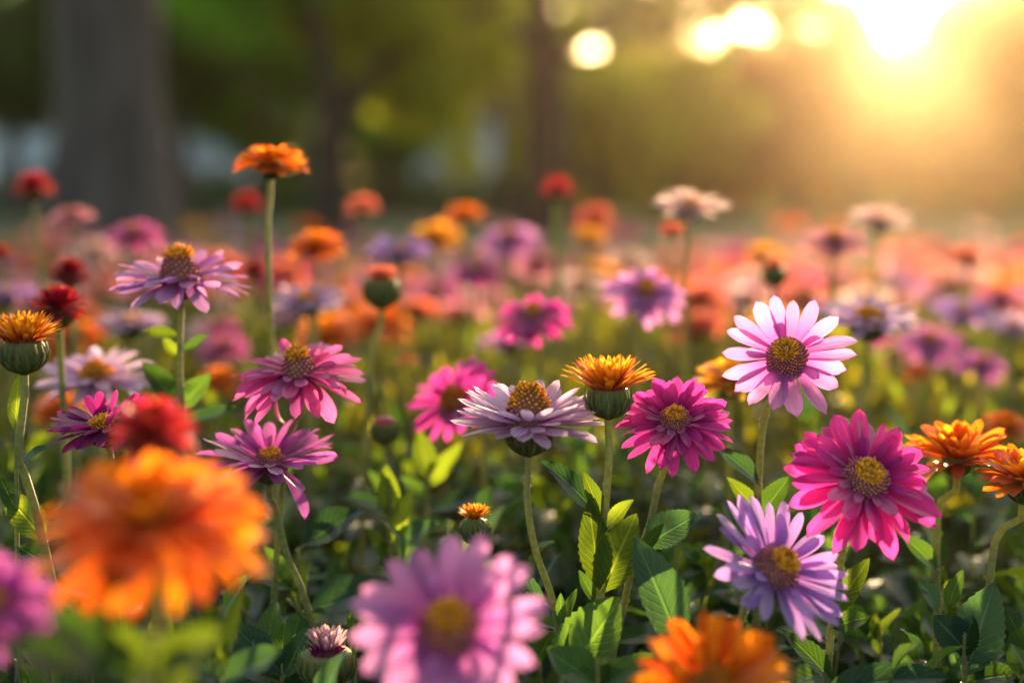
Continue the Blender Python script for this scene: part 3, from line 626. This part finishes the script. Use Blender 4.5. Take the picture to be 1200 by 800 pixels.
flower('daisy_flower', 'lilac daisy with a tall pink cone and flat yellow top, right of the thick trunk', 'daisy', 'orchid', 211, 326, .87, 168, 13, 10, 2, (.27, .42, 'cone'),
    stem=[(211, 390, .87), (211, 440, .87), (214, 500, .87)], calyx=(.19, .32), sharp=1, stem_r=.0018, leaves=3)
flower('daisy_flower', 'pale lavender daisy with an amber centre, right of the half-open orange flower at the edge', 'daisy', 'pale_lavender', 113, 442, .98, 150, 14, 0, 6, (.24, .22, 'yellow'), calyx=(.26, .4), sharp=1, leaves=3)
flower('marigold_flower', 'half-open orange flower on a fat scaly green cup at the left edge', 'tuft', 'flame', 27, 400, .76, 88, 3, 10, 40, (.42, .34, 'red'), stem=[(28, 470, .76), (22, 540, .76), (40, 590, .765)], calyx=(.60, .90), rim=.8, point=.9, stem_r=.0021)
flower('pompom_flower', 'round dark crimson pompom flower behind the half-open orange one at the left edge', 'pompom', 'crimson', 69, 362, .92, 66, 8, 15, 20, (.2, .2, 'red'), calyx=(.5, .7), sharp=1, leaves=2)
flower('daisy_flower', 'deep plum daisy seen from the side with gold stamens, left of the blurred red flower', 'cupped', 'plum', 122, 498, .80, 130, 12, -25, 10, (.26, .14, 'yellow'), calyx=(.28, .42), leaves=3, stem_r=.0019)
bud = dict(cat='flower bud')
flower('flower_bud', 'tiny orange-tipped bud with a round green cup, just below left of the pale lavender daisy', 'tuft', 'flame', 556, 607, .775, 40, 2, 0, 52, (.30, .3, 'red'), stem=[(556, 655, .775), (560, 700, .775)], calyx=(.92, 1.6), point=.95, rim=.45, stem_r=.0013, **bud)
b16, _, _ = flower('flower_bud', 'pale pink bud opening out of a scaly green cup at the bottom edge', 'tuft', 'blush', 383, 764, .75, 64, 4, -10, 72, (.55, .32, 'red'), discm=PM['plum'], stem=[(384, 830, .75)], calyx=(1.0, 1.35), point=.4, **bud)
def closed_bud(label, px, py, D, w, hgt):
    c = P(px, py, D); r = w * D / F_PX / 2; h = hgt * D / F_PX
    base = np.array([c[0] + .01, c[1] + .01, 0]); root = empty('flower_bud', base, label, 'flower bud')
    path = spline([c - (0, 0, h * .45), c + (.004, 0, -.12), c + (.01, .01, -.3), base], 20); g = Geo(); g.grid(tube_grid(path, np.linspace(.0013, .002, 20), 8), .5, 0, True); g.obj('stem', STEM, root, off=-base)
    g = build_calyx(r, h, .0014, 1); g.obj('calyx', [CALYX, HAIR], root, off=c + (0, 0, h * .5) - base)
    g = Geo(); g.grid(lathe_grid([(r * .86, 0), (r * .8, h * .12), (r * .45, h * .28), (0.0001, h * .33)], 16), .5, 0, True); g.obj('bud_tip', FL_P, root, off=c + (0, 0, h * .5) - base)
closed_bud('closed round green bud with a brownish tip, left of centre below the small magenta daisy', 451, 508, .93, 30, 26)
# --- soft foreground
flower('marigold_flower', 'big out-of-focus orange flower close to the camera at lower left', 'double', 'orange', 178, 612, .51, 292, 17, 6, 2, (.16, .12, 'amber'), stem=[(182, 720, .51), (180, 800, .51)], calyx=(.2, .3), sharp=1, jit=.6)
flower('pompom_flower', 'out-of-focus dark red flower directly above the big blurred orange one', 'pompom', 'red', 178, 508, .565, 108, 10, 10, 12, (.25, .2, 'red'), stem=[(180, 600, .57), (190, 700, .58)], calyx=(.5, .5), sharp=1)
flower('daisy_flower', 'big out-of-focus pink daisy with a yellow centre close to the camera at bottom centre', 'single', 'orchid', 526, 735, .575, 235, 48, 0, 14, (.30, .26, 'crown'), calyx=(.24, .34), sharp=1, jit=.7)
flower('daisy_flower', 'out-of-focus purple flower cut by the left edge at lower left', 'dense', 'violet', -12, 705, .50, 165, 40, 35, 4, (.26, .16, 'crown'), calyx=(.24, .34), sharp=1)
flower('marigold_flower', 'out-of-focus orange flower cut by the bottom edge, right of centre', 'daisy', 'orange', 835, 803, .60, 192, 40, 0, 16, (.22, .16, 'amber'), calyx=(.24, .34), sharp=1)
flower('marigold_flower', 'orange layered flower cut by the right edge, behind the cup-shaped orange one', 'double', 'orange', 1200, 560, .80, 126, 10, -14, 16, (.16, .14, 'amber'), stem=[(1170, 625, .81), (1160, 680, .81)], calyx=(.30, .5), sharp=1)
# --- middle distance, soft: (name, label, kind, colour, px, py, D, wpx, tilt, az, elev, disc)
mid = [
 ('daisy_flower', 'pale lilac side-on daisy with a yellow disc, right of the orchid pink daisy', 'daisy', 'pale_lavender', 1018, 375, 1.05, 128, 10, 0, 10, (.25, .2, 'yellow')),
 ('daisy_flower', 'violet daisy with a small yellow-topped disc, right of centre above the magenta pink daisy', 'dense', 'orchid', 756, 345, 1.12, 108, 30, 0, 4, CR),
 ('daisy_flower', 'small magenta daisy directly above the pale lavender daisy in the middle', 'dense', 'magenta', 625, 372, 1.12, 100, 28, 0, 4, CR),
 ('daisy_flower', 'magenta daisy turned to the camera and drooping, left behind the pale lavender daisy', 'single', 'magenta', 532, 468, 1.0, 118, 48, -20, 4, (.26, .2, 'amber')),
 ('marigold_flower', 'orange layered flower partly hidden behind the orchid pink daisy, on a green cup', 'double', 'amber', 857, 446, .96, 98, 12, -6, 14, (.2, .14, 'amber')),
 ('marigold_flower', 'tallest orange flower, standing alone above the bed against the trees', 'double', 'orange', 317, 191, .95, 94, 8, 0, 8, (.2, .14, 'amber')),
 ('marigold_flower', 'small orange brush-like flower on a dark green cup, right of the forked tree', 'tuft', 'coral', 447, 328, 1.05, 42, 3, 0, 45, (.5, .3, 'amber')),
 ('daisy_flower', 'pale lilac daisy seen from the side, directly below the tallest orange flower', 'daisy', 'pale_lavender', 360, 352, 1.18, 94, 10, 0, 6, (.24, .15, 'yellow')),
 ('daisy_flower', 'pale lilac daisy below left of the lilac cone daisy', 'daisy', 'pale_lavender', 155, 378, 1.2, 90, 10, 0, 6, (.24, .15, 'yellow')),
 ('marigold_flower', 'orange flower right of the tallest orange stem, against the forked tree trunk', 'double', 'orange', 371, 288, 1.22, 76, 10, 0, 8, (.2, .14, 'amber')),
 ('daisy_flower', 'pale violet daisy touching the yellow-orange flower, left of centre in the blurred band', 'daisy', 'lavender', 469, 294, 1.38, 86, 10, 0, 8, DO),
 ('marigold_flower', 'yellow-orange flower in the blurred band above the pale violet daisy', 'double', 'amber', 511, 280, 1.6, 78, 12, 0, 8, (.2, .14, 'amber')),
 ('marigold_flower', 'round orange flower standing highest just left of centre', 'double', 'orange', 545, 252, 1.6, 56, 10, 0, 10, (.2, .14, 'amber')),
 ('marigold_flower', 'small orange-red flower against the foot of the forked tree', 'double', 'coral', 425, 241, 1.55, 45, 10, 0, 10, (.2, .14, 'amber')),
 ('daisy_flower', 'mauve pink daisy in the middle of the blurred band', 'dense', 'orchid', 597, 282, 1.65, 84, 22, 0, 4, CR),
 ('daisy_flower', 'deep magenta daisy just below left of the mauve pink one in the blurred band', 'dense', 'magenta', 558, 318, 1.5, 66, 22, 0, 4, CR),
 ('daisy_flower', 'pink daisy just below right of the mauve pink one in the blurred band', 'dense', 'pink', 632, 308, 1.7, 68, 22, 0, 4, CR),
 ('pompom_flower', 'small dark red flower on a thick pale stem at the foot of the slim tree', 'pompom', 'red', 653, 222, 1.5, 38, 5, 0, 12, (.25, .2, 'red')),
 ('pompom_flower', 'coral red flower right of the slim tree, behind an orange one', 'pompom', 'coral', 697, 260, 1.9, 52, 10, 0, 8, (.25, .2, 'red')),
 ('marigold_flower', 'orange flower in front of the coral red one right of the slim tree', 'double', 'amber', 690, 277, 1.7, 46, 10, 0, 8, (.2, .14, 'amber')),
 ('daisy_flower', 'pale pink flower standing high right of centre below the bright gaps', 'daisy', 'pale_pink', 809, 242, 1.2, 94, 14, 8, 10, (.24, .15, 'yellow')),
 ('marigold_flower', 'small brick red flower under the high pale pink one', 'double', 'coral', 788, 272, 1.3, 40, 8, 0, 20, (.2, .14, 'amber')),
 ('daisy_flower', 'pink flower standing high below the sun, left of the cream pink one', 'dense', 'pink', 978, 284, 1.3, 86, 14, 0, 6, CR),
 ('daisy_flower', 'cream pink flower standing highest directly below the sun', 'daisy', 'pale_pink', 1031, 258, 1.45, 76, 12, 0, 10, DO),
 ('pompom_flower', 'dark red flower on a tall pale stem at the upper left edge', 'pompom', 'red', 40, 220, 1.35, 50, 8, 0, 10, (.25, .2, 'red')),
 ('daisy_flower', 'dusty pink flower right of the dark red one at the upper left', 'dense', 'pink', 84, 253, 1.45, 58, 10, 0, 6, CR),
 ('daisy_flower', 'rose pink fluffy flower in front of the foot of the thick trunk', 'dense', 'rose', 157, 276, 1.4, 76, 20, 0, 6, CR),
 ('pompom_flower', 'small dark red flower left of the tallest orange stem', 'pompom', 'red', 289, 240, 1.55, 38, 5, 0, 12, (.25, .2, 'red')),
 ('pompom_flower', 'flat dark crimson flower above the round pompom at left', 'pompom', 'crimson', 82, 320, 1.12, 50, 6, 0, 8, (.25, .2, 'red')),
 ('pompom_flower', 'dark crimson flower right of the lilac cone daisy, touching the tall stem', 'pompom', 'crimson', 298, 318, 1.3, 32, 6, 0, 20, (.25, .2, 'red')),
 ('marigold_flower', 'yellow-orange flower at right below the high pale pink flower', 'double', 'amber', 896, 298, 1.6, 60, 10, 0, 8, (.2, .14, 'amber')),
 ('flower_bud', 'small reddish bud on a green cup just below the yellow-orange flower at right', 'tuft', 'coral', 908, 314, 1.25, 28, 4, 0, 50, (.5, .3, 'red')),
 ('marigold_flower', 'red-orange flower at right, left-hand one of two beside each other below the amber-hazed trees', 'double', 'coral', 1135, 302, 1.7, 62, 10, 0, 8, (.2, .14, 'amber')),
 ('daisy_flower', 'mauve daisy at right behind the pale lilac daisy with the yellow disc', 'daisy', 'lavender', 1128, 366, 1.45, 80, 12, 0, 6, DO),
 ('daisy_flower', 'purple magenta daisy at right below the mauve one', 'dense', 'violet', 1090, 402, 1.45, 86, 20, 0, 4, CR),
 ('daisy_flower', 'dark violet daisy at right, lowest of the blurred purple ones', 'dense', 'violet', 1150, 428, 1.4, 66, 20, 0, 4, CR),
 ('daisy_flower', 'pale mauve daisy cut by the right edge level with the orchid pink daisy', 'daisy', 'pale_lavender', 1188, 382, 1.35, 74, 12, 0, 6, DO),
 ('marigold_flower', 'orange flower low at the right edge above the cup-shaped orange one', 'double', 'orange', 1178, 500, 1.05, 66, 12, 0, 8, (.2, .14, 'amber')),
 ('daisy_flower', 'flat peach pink flower in the blurred band above the magenta daisy right of centre', 'daisy', 'pale_pink', 680, 332, 1.9, 76, 10, 0, 6, DO),
 ('daisy_flower', 'blush pink flower left above the violet daisy right of centre', 'daisy', 'pale_pink', 738, 303, 1.9, 58, 10, 0, 6, DO),
 ('marigold_flower', 'tiny orange flower low in the greenery left of the drooping magenta daisy', 'double', 'coral', 477, 423, 1.3, 24, 8, 0, 20, (.2, .14, 'amber')),
 ('marigold_flower', 'rust orange flower behind the petals of the bright magenta cone daisy at its left', 'double', 'orange', 258, 446, 1.25, 62, 12, 0, 8, (.2, .14, 'amber')),
 ('marigold_flower', 'rust orange flower half hidden under the pale lavender daisy at left', 'double', 'orange', 72, 478, 1.2, 76, 12, 0, 8, (.2, .14, 'amber')),
 ('daisy_flower', 'pale mauve daisy at the left edge above the half-open orange flower', 'daisy', 'lavender', 8, 345, 1.3, 74, 12, 0, 6, DO),
 ('daisy_flower', 'pink daisy low behind the lilac cone daisy stem', 'dense', 'rose', 262, 408, 1.5, 66, 18, 0, 6, CR),
 ('daisy_flower', 'magenta daisy peeping out right of the lilac cone daisy, lower than it', 'dense', 'magenta', 258, 384, 1.7, 50, 18, 0, 6, CR),
 ('marigold_flower', 'vivid orange flower low behind the dark violet daisy at right', 'double', 'orange', 1075, 436, 1.35, 42, 12, 0, 8, (.2, .14, 'amber')),
 ('daisy_flower', 'rose daisy behind the pale mauve ones, left of the purple magenta daisy', 'dense', 'rose', 1044, 408, 1.7, 56, 18, 0, 6, CR),
 ('pompom_flower', 'red flower cut by the left edge, below the dark red one on its tall stem', 'pompom', 'red', 0, 296, 1.3, 26, 6, 0, 10, (.25, .2, 'red')),
]
for nm, lab, kind, colr, px, py, D, w, ti, az, el, dc in mid:
    cy_ = (.30, .42) if kind not in ('tuft',) else (.95, 1.7)
    if kind == 'pompom': cy_ = (.5, .7)
    kw = {}
    if px == 317: kw['stem'] = [(314, 250, .95), (315, 330, .95), (318, 420, .96)]
    if px == 653: kw['stem_r'] = .0045; cy_ = (.45, .8)
    if px == 447: kw['stem'] = [(437, 400, 1.05), (431, 470, 1.05)]
    flower(nm, lab, kind, colr, px, py, D, w, ti + random.uniform(-3, 3), az + random.uniform(-15, 15), el, dc, sharp=1 if D < 1.3 else 0, calyx=cy_, leaves=3 if D < 1.3 else 2,
           whole_petals=(D >= 1.3) or None, jit=.8, cat='flower bud' if nm == 'flower_bud' else 'flower', **kw)

# ================================================================== BLURRED BAND: copied plants, each its own thing
protos = {}
pk = [('daisy_flower', 'dense', 'pink'), ('daisy_flower', 'dense', 'rose'), ('daisy_flower', 'daisy', 'coral'), ('marigold_flower', 'double', 'coral'), ('marigold_flower', 'double', 'orange'), ('marigold_flower', 'double', 'amber'),
      ('daisy_flower', 'daisy', 'pale_pink'), ('pompom_flower', 'pompom', 'red'), ('daisy_flower', 'daisy', 'orchid'), ('daisy_flower', 'dense', 'magenta'), ('daisy_flower', 'daisy', 'lavender')]
wts = np.array([6, 3, 5, 4, 3.4, 2.2, 4.4, 1.4, 2.4, 1.6, 1.2]); wts /= wts.sum()
def children(o): return [c for c in bpy.data.objects if c.parent == o]
def copy_tree(o, kids, parent=None):
    c = o.copy(); COL.objects.link(c); c.parent = parent
    for ch in kids.get(o.name, []): copy_tree(ch, kids, c)
    return c
placed = [(P(m[4], m[5], m[6])) for m in mid] + [P(620, 492, .78)]
spots = []; tries = 0
while len(spots) < 460 and tries < 40000:
    tries += 1
    D = 1.4 + 3.6 * random.random() ** .85; px = random.uniform(-15, 1215)
    drop = random.gauss(float(np.interp(D, [1.5, 3, 5.3], [.125, .155, .17])), .015); drop = max(.07, min(.21, drop))
    if random.random() < .05: drop *= .5
    x = (px - 600) / F_PX * D; p = np.array([x, D, CAM_H - drop]); u, v, d = proj(p)
    if D < 1.9 and (v < 295 or v > 445): continue
    if any(np.linalg.norm((p - q)[:2]) < .058 + .003 * D for q in placed): continue
    if any(abs(u - m[4]) < m[7] * .55 and abs(v - m[5]) < m[7] * .4 for m in mid if m[6] < D): 
        if random.random() < .8: continue
    placed.append(p); spots.append((u, v, d, p))
TREEREF = [(120, 'before the thick trunk'), (200, 'beyond the lilac cone daisy'), (290, 'left of the tallest flower'), (345, 'behind the tallest flower'), (450, 'before the forked tree'), (590, 'between the two slim trees'),
           (700, 'before the slim tree'), (780, 'left of the high pale flower'), (860, 'under the high pale flower'), (960, 'left of the sun'), (1090, 'below the sun'), (1300, 'right of the sun')]
def region(u):
    if u < 60: return 'by the left edge'
    for lim, s in TREEREF:
        if u < lim: return s
def band(d): return 'in near rows' if d < 2.2 else ('in middle rows' if d < 3.3 else ('in back rows' if d < 4.3 else 'at far rim'))
NM = {'pink': 'soft pink', 'rose': 'rose pink', 'coral': 'coral', 'orange': 'orange', 'amber': 'yellow-orange', 'pale_pink': 'pale blush', 'red': 'dark red', 'orchid': 'mauve', 'magenta': 'magenta', 'lavender': 'lavender'}
KN = {'daisy_flower': 'daisy', 'marigold_flower': 'marigold', 'pompom_flower': 'pompom'}
items = []
for u, v, d, p in spots:
    k = rng.choice(len(pk), p=wts); items.append([k, u, v, d, p])
cl = {}
for it in items: cl.setdefault((NM[pk[it[0]][2]], KN[pk[it[0]][0]], region(it[1]), band(it[3])), []).append(it)
ORD = ['leftmost', 'second from left', 'third from left', 'fourth from left', 'fifth from left', 'sixth from left', 'seventh from left', 'eighth from left', 'ninth from left', 'tenth from left', 'eleventh from left']
for (c_n, k_n, rg, bd), its in cl.items():
    its.sort(key=lambda i: i[1]); n = len(its)
    for i, it in enumerate(its):
        pos = '' if n == 1 else (('left one of two ' if i == 0 else 'right one of two ') if n == 2 else ('rightmost of %d ' % n if i == n - 1 else ORD[i] + ' of %d ' % n).replace('of 3', 'of three').replace('of 4', 'of four').replace('of 5', 'of five').replace('of 6', 'of six').replace('of 7', 'of seven').replace('of 8', 'of eight').replace('of 9', 'of nine'))
        lab = (pos + '%s %s %s, %s' % (c_n, k_n if n == 1 else {'daisy': 'daisies', 'marigold': 'marigolds', 'pompom': 'pompoms'}[k_n], bd, rg))
        if len(lab.split()) > 16: lab = lab.replace(', left of the', ', left of').replace('second from left of', 'second leftmost of').replace('third from left of', 'third leftmost of')
        it.append(lab)
used = set()
for k, (nm, kind, colr) in enumerate(pk):
    its = [i for i in items if i[0] == k]
    vs = []
    for s_ in range(3):
        dsc = (.2, .14, 'amber') if kind == 'double' else ((.25, .2, 'red') if kind == 'pompom' else random.choice([CR, DO, (.24, .22, 'yellow')]))
        r, _, _ = flower(nm, 'x', kind, colr, 0, 0, 0, 0, random.uniform(4, 24), random.uniform(-180, 180), random.uniform(0, 12), dsc, sharp=0, calyx=(.30, .42) if kind != 'pompom' else (.5, .7), leaves=3, world=(0, 0, .5), dia=.078 if kind != 'pompom' else .052, lean=random.uniform(-.03, .03))
        kids = {}
        allc = [o for o in bpy.data.objects if o.parent is not None and (o.parent == r or o.parent.parent == r)]
        for o in allc: kids.setdefault(o.parent.name, []).append(o)
        vs.append([r, kids, r.location.copy(), False])
    for j, it in enumerate(its):
        vr = vs[j % 3]; r = vr[0] if not vr[3] else None
        if vr[3]: r = copy_tree(vr[0], vr[1])
        vr[3] = True; it.append(r)
        p = it[4]; s = p[2] / .5; a = random.uniform(0, 6.28) if nm != 'daisy_flower' else random.uniform(-.6, .6)
        s2 = s * random.uniform(.85, 1.2) if p[1] > 2 else s
        r.scale = (s2, s2, s); r.rotation_euler = (0, 0, a)
        hx, hy = -vr[2][0], -vr[2][1]  # head offset from the base in the proto
        r.location = (p[0] - s2 * (hx * math.cos(a) - hy * math.sin(a)), p[1] - s2 * (hx * math.sin(a) + hy * math.cos(a)), 0)
        r['label'] = it[5]; r['category'] = 'flower'; r['group'] = 'blurred flowers filling the back of the bed'
    for vr in vs:
        if not vr[3]:
            for o in [x for l in vr[1].values() for x in l] + [vr[0]]: bpy.data.objects.remove(o)

# ================================================================== LEAVES SEEN ONE BY ONE
# on the half-open orange flower's stem
L2(H2, 703, 606, 634, 541, .775, 34, 35, LEAF_BLUE, .01); L2(H2, 706, 612, 683, 552, .775, 20, 70, LEAF_LIT); L2(H2, 709, 622, 742, 585, .77, 20, 55, LEAF_LIT)
L2(H2, 703, 690, 690, 588, .77, 40, 80, LEAF_LIT, 0, .2); L2(H2, 706, 694, 745, 604, .765, 50, 78, LEAF_LIT, 0, .3); L2(H2, 697, 705, 678, 668, .77, 16, 70, LEAF)
L2(H3, 757, 640, 816, 604, .79, 46, 62, LEAF_BLUE); L2(H3, 748, 655, 778, 614, .785, 18, 60, LEAF_LIT); 
L2(H3, 800, 760, 745, 632, .75, 58, 72, LEAF_BLUE, -.01, .15)
L2(H2, 662, 800, 726, 703, .75, 78, 60, LEAF, .0, .3)
L2(H1, 640, 708, 556, 660, .78, 34, 55, LEAF_BLUE, .005, .5); L2(H1, 657, 735, 657, 695, .78, 14, 70, LEAF); L2(H1, 656, 737, 676, 690, .785, 14, 70, LEAF); L2(H1, 656, 738, 615, 722, .79, 16, 40, LEAF)
L2(H4, 890, 566, 838, 524, .82, 26, 50, LEAF_BLUE); L2(H4, 889, 600, 852, 560, .83, 20, 70, LEAF_LIT); L2(H4, 889, 610, 924, 560, .83, 30, 65, LEAF)
L2(H5, 975, 722, 1018, 655, .77, 30, 75, LEAF_LIT); L2(H5, 974, 735, 1018, 722, .77, 28, 60, LEAF); L2(H5, 976, 700, 1008, 668, .79, 26, 70, LEAF_BLUE); L2(H5, 969, 795, 936, 766, .77, 8, 50, LEAF)
L2(H5, 966, 812, 1110, 796, .74, 50, 30, LEAF_BLUE); L2(H5, 980, 805, 915, 738, .76, 30, 50, LEAF)
L2(H6, 1099, 668, 1056, 626, .84, 24, 60, LEAF); L2(H6, 1100, 715, 1076, 678, .8, 22, 60, LEAF_BLUE); L2(H6, 1110, 715, 1128, 668, .82, 20, 70, LEAF)
L2(H7, 842, 760, 893, 736, .74, 36, 40, LEAF_BLUE); L2(H7, 838, 790, 812, 735, .76, 30, 50, LEAF)
def shoot(label, px, py, D, leaves_px, stem_to=None):
    """leafy shoot; leaves_px: (bx, by, tx, ty, width, roll, mat[, dD])"""
    c = P(px, py, D); base = np.array([c[0], c[1], 0.0]); root = empty('leafy_shoot', base, label, 'leafy shoot')
    g = Geo(); pts = [c, c * (1, 1, .6), base]
    if stem_to: pts = [P(stem_to[0], stem_to[1], D)] + pts
    g.grid(tube_grid(spline(pts, 16), np.linspace(.0012, .0024, 16), 8), .5, 0, True); g.obj('stem', STEM, root, off=-base)
    for l in leaves_px: L2(root, l[0], l[1], l[2], l[3], D, l[4], l[5], l[6], l[7] if len(l) > 7 else 0, .3)
    return root
shoot('leafy shoot with a big round dark leaf at the lower right corner', 1130, 790, .8, [(1132, 790, 1165, 685, 62, 80, LEAF_BLUE), (1130, 760, 1095, 722, 44, 75, LEAF_BLUE), (1132, 776, 1180, 760, 36, 30, LEAF_BLUE), (1130, 800, 1190, 790, 50, 30, LEAF), (1128, 770, 1140, 720, 30, 70, LEAF)], (1130, 740))
shoot('dark textured leaves left of the opening pale pink bud', 330, 800, .78, [(330, 790, 268, 728, 40, 55, LEAF_BLUE), (330, 785, 334, 728, 24, 75, LEAF), (332, 790, 296, 748, 36, 65, LEAF_BLUE), (332, 795, 362, 735, 28, 70, LEAF_BLUE), (330, 800, 265, 775, 40, 30, LEAF)], (331, 770))
shoot('broad dark leaf and small leaves below the violet pink daisy', 350, 700, .86, [(352, 642, 425, 596, 44, 40, LEAF_BLUE, .02), (345, 690, 310, 640, 20, 70, LEAF), (350, 690, 300, 678, 24, 40, LEAF), (362, 715, 470, 690, 60, 40, LEAF_BLUE, .04), (350, 700, 352, 655, 18, 75, LEAF_LIT)], (350, 645))
shoot('leaves at the left edge below the fat green cup, one serrated leaf glowing yellow-green', 20, 640, .80, [(52, 632, 6, 578, 40, 75, LEAF_LIT), (22, 545, 62, 522, 20, 20, LEAF_BLUE), (20, 600, 0, 560, 26, 60, LEAF), (18, 505, 22, 440, 20, 80, LEAF_LIT), (20, 640, 60, 665, 40, 40, LEAF)], (20, 500))
shoot('thin leafy shoot with yellow-green leaves left of the tiny orange-tipped bud', 458, 640, .92, [(458, 610, 452, 545, 26, 80, LEAF_LIT), (460, 640, 482, 575, 24, 80, LEAF_LIT), (460, 600, 400, 582, 26, 30, LEAF_BLUE), (462, 640, 512, 612, 30, 50, LEAF_BLUE), (455, 660, 430, 618, 18, 60, LEAF_LIT)], (456, 560))
shoot('leafy shoot with a glowing leaf behind the drooping magenta daisy stem', 500, 600, 1.0, [(503, 560, 490, 505, 28, 80, LEAF_LIT), (503, 570, 540, 520, 22, 75, LEAF_LIT), (500, 590, 470, 560, 22, 60, LEAF), (503, 600, 600, 578, 30, 30, LEAF_BLUE, .05)], (505, 540))
shoot('leaves at the foot of the lilac cone daisy stem, two broad dark ones', 208, 520, .9, [(210, 478, 168, 425, 30, 65, LEAF), (212, 478, 246, 440, 30, 65, LEAF), (212, 395, 166, 388, 16, 60, LEAF_LIT), (212, 412, 246, 392, 12, 60, LEAF), (210, 420, 190, 395, 14, 75, LEAF_LIT), (210, 500, 275, 478, 24, 40, LEAF_BLUE)], (211, 400))
shoot('long dark leaf with a small upright leaf under the magenta pink daisy', 790, 690, .9, [(790, 680, 850, 640, 34, 40, LEAF), (790, 690, 742, 650, 34, 50, LEAF), (790, 700, 860, 690, 30, 30, LEAF_BLUE), (788, 680, 800, 640, 20, 75, LEAF_LIT)], (790, 650))
shoot('very close out-of-focus leaves at the bottom left corner', 170, 800, .48, [(160, 800, 60, 720, 90, 40, LEAF), (176, 800, 260, 745, 80, 30, LEAF_LIT), (176, 790, 130, 735, 40, 70, LEAF_LIT), (190, 800, 235, 765, 50, 60, LEAF_LIT), (150, 800, 0, 760, 90, 20, LEAF)], (180, 745))
shoot('broad leaves along the bottom edge left of the big blurred orange flower stem', 250, 790, .66, [(262, 800, 185, 745, 60, 45, LEAF_BLUE), (262, 800, 330, 765, 54, 30, LEAF_BLUE), (260, 780, 240, 700, 30, 75, LEAF_LIT), (262, 770, 285, 690, 18, 75, LEAF_LIT)], (260, 710))
shoot('leaves at the bottom between the blurred pink daisy and the blurred orange flower', 700, 810, .72, [(700, 805, 640, 760, 50, 50, LEAF), (702, 806, 770, 770, 40, 40, LEAF), (700, 806, 735, 790, 40, 60, LEAF_LIT)], (700, 770))
shoot('leafy shoot at right between the large magenta daisy and the round dark leaf', 1050, 790, .9, [(1050, 760, 1085, 700, 26, 70, LEAF), (1050, 770, 1015, 730, 30, 60, LEAF_BLUE), (1050, 780, 1100, 765, 34, 40, LEAF)], (1050, 720))

# ================================================================== UNDERGROWTH (uncountable leaves of the bed)
def undergrowth(name, n, drange, mats, Lr, nleaf, hero):
    nv, nu = (9, 5) if hero else (4, 3)
    tpl = [grid_arrays(leaf_grid(1, .43, random.uniform(.2, 1), .35, nu, nv, 0)) for _ in range(4)]
    g = Geo(); cnt = 0; O = [[] for _ in tpl]; Ms = [[] for _ in tpl]; Rs = [[] for _ in tpl]; stems = []
    while cnt < n:
        D = drange[0] + (drange[1] - drange[0]) * random.random() ** .8; x = random.uniform(-1, 1) * (.40 * D + .35)
        if x < -3.1 or x > 3.3: continue
        # near the camera the greenery stays lower, towards the back it reaches up between the flowers
        top = np.interp(D, [.35, .6, .85, 1.0, 1.3, 1.8, 2.5, 5.4], [.30, .35, .40, .42, .45, .465, .46, .44]) * random.uniform(.72, 1.0)
        cnt += 1; ph = random.random() * 6; lean = rng.normal(0, .05, 2)
        b = np.array([x, D, 0.0]); tp = np.array([x + lean[0], D + lean[1], top]); stems.append((b, tp))
        for k in range(nleaf):
            s = 1 - (k / nleaf) ** 1.1 * (.75 if hero else .6); p = b + (tp - b) * s; a = ph + k * 2.1; L = random.uniform(*Lr) * (0.55 + .6 * (1 - s) if s > .9 else 1)
            el = random.uniform(.9, 1.35) if s > .93 else random.uniform(-.1, .75)
            ax = np.array([math.cos(a) * math.cos(el), math.sin(a) * math.cos(el), math.sin(el)]); up = unit(np.array([0, 0, 1.0]) - ax * ax[2] + rng.normal(0, .25, 3)); up = unit(up - ax * (up @ ax))
            M = np.stack([ax, np.cross(up, ax), up], 1) * np.array([L, L * random.uniform(.7, 1.1), L])[None, :]
            j = random.randrange(len(tpl)); O[j].append(p); Ms[j].append(M); Rs[j].append(random.random())
    for j, T in enumerate(tpl):
        mi = rng.integers(0, len(mats), 1)[0]
        g.inst(T, np.array(Ms[j]), np.array(O[j]), np.array(Rs[j]), j % len(mats))
    for b, tp in stems: g.grid(tube_grid([b, (b + tp) / 2 + rng.normal(0, .006, 3), tp], [.002, .0015, .0009], 5), .6, len(mats), True)
    o = g.obj(name, list(mats) + [STEM]); tag(o, 'mass of green leaves and stems filling the flower bed beneath the blooms', 'foliage', None, 'stuff'); return o
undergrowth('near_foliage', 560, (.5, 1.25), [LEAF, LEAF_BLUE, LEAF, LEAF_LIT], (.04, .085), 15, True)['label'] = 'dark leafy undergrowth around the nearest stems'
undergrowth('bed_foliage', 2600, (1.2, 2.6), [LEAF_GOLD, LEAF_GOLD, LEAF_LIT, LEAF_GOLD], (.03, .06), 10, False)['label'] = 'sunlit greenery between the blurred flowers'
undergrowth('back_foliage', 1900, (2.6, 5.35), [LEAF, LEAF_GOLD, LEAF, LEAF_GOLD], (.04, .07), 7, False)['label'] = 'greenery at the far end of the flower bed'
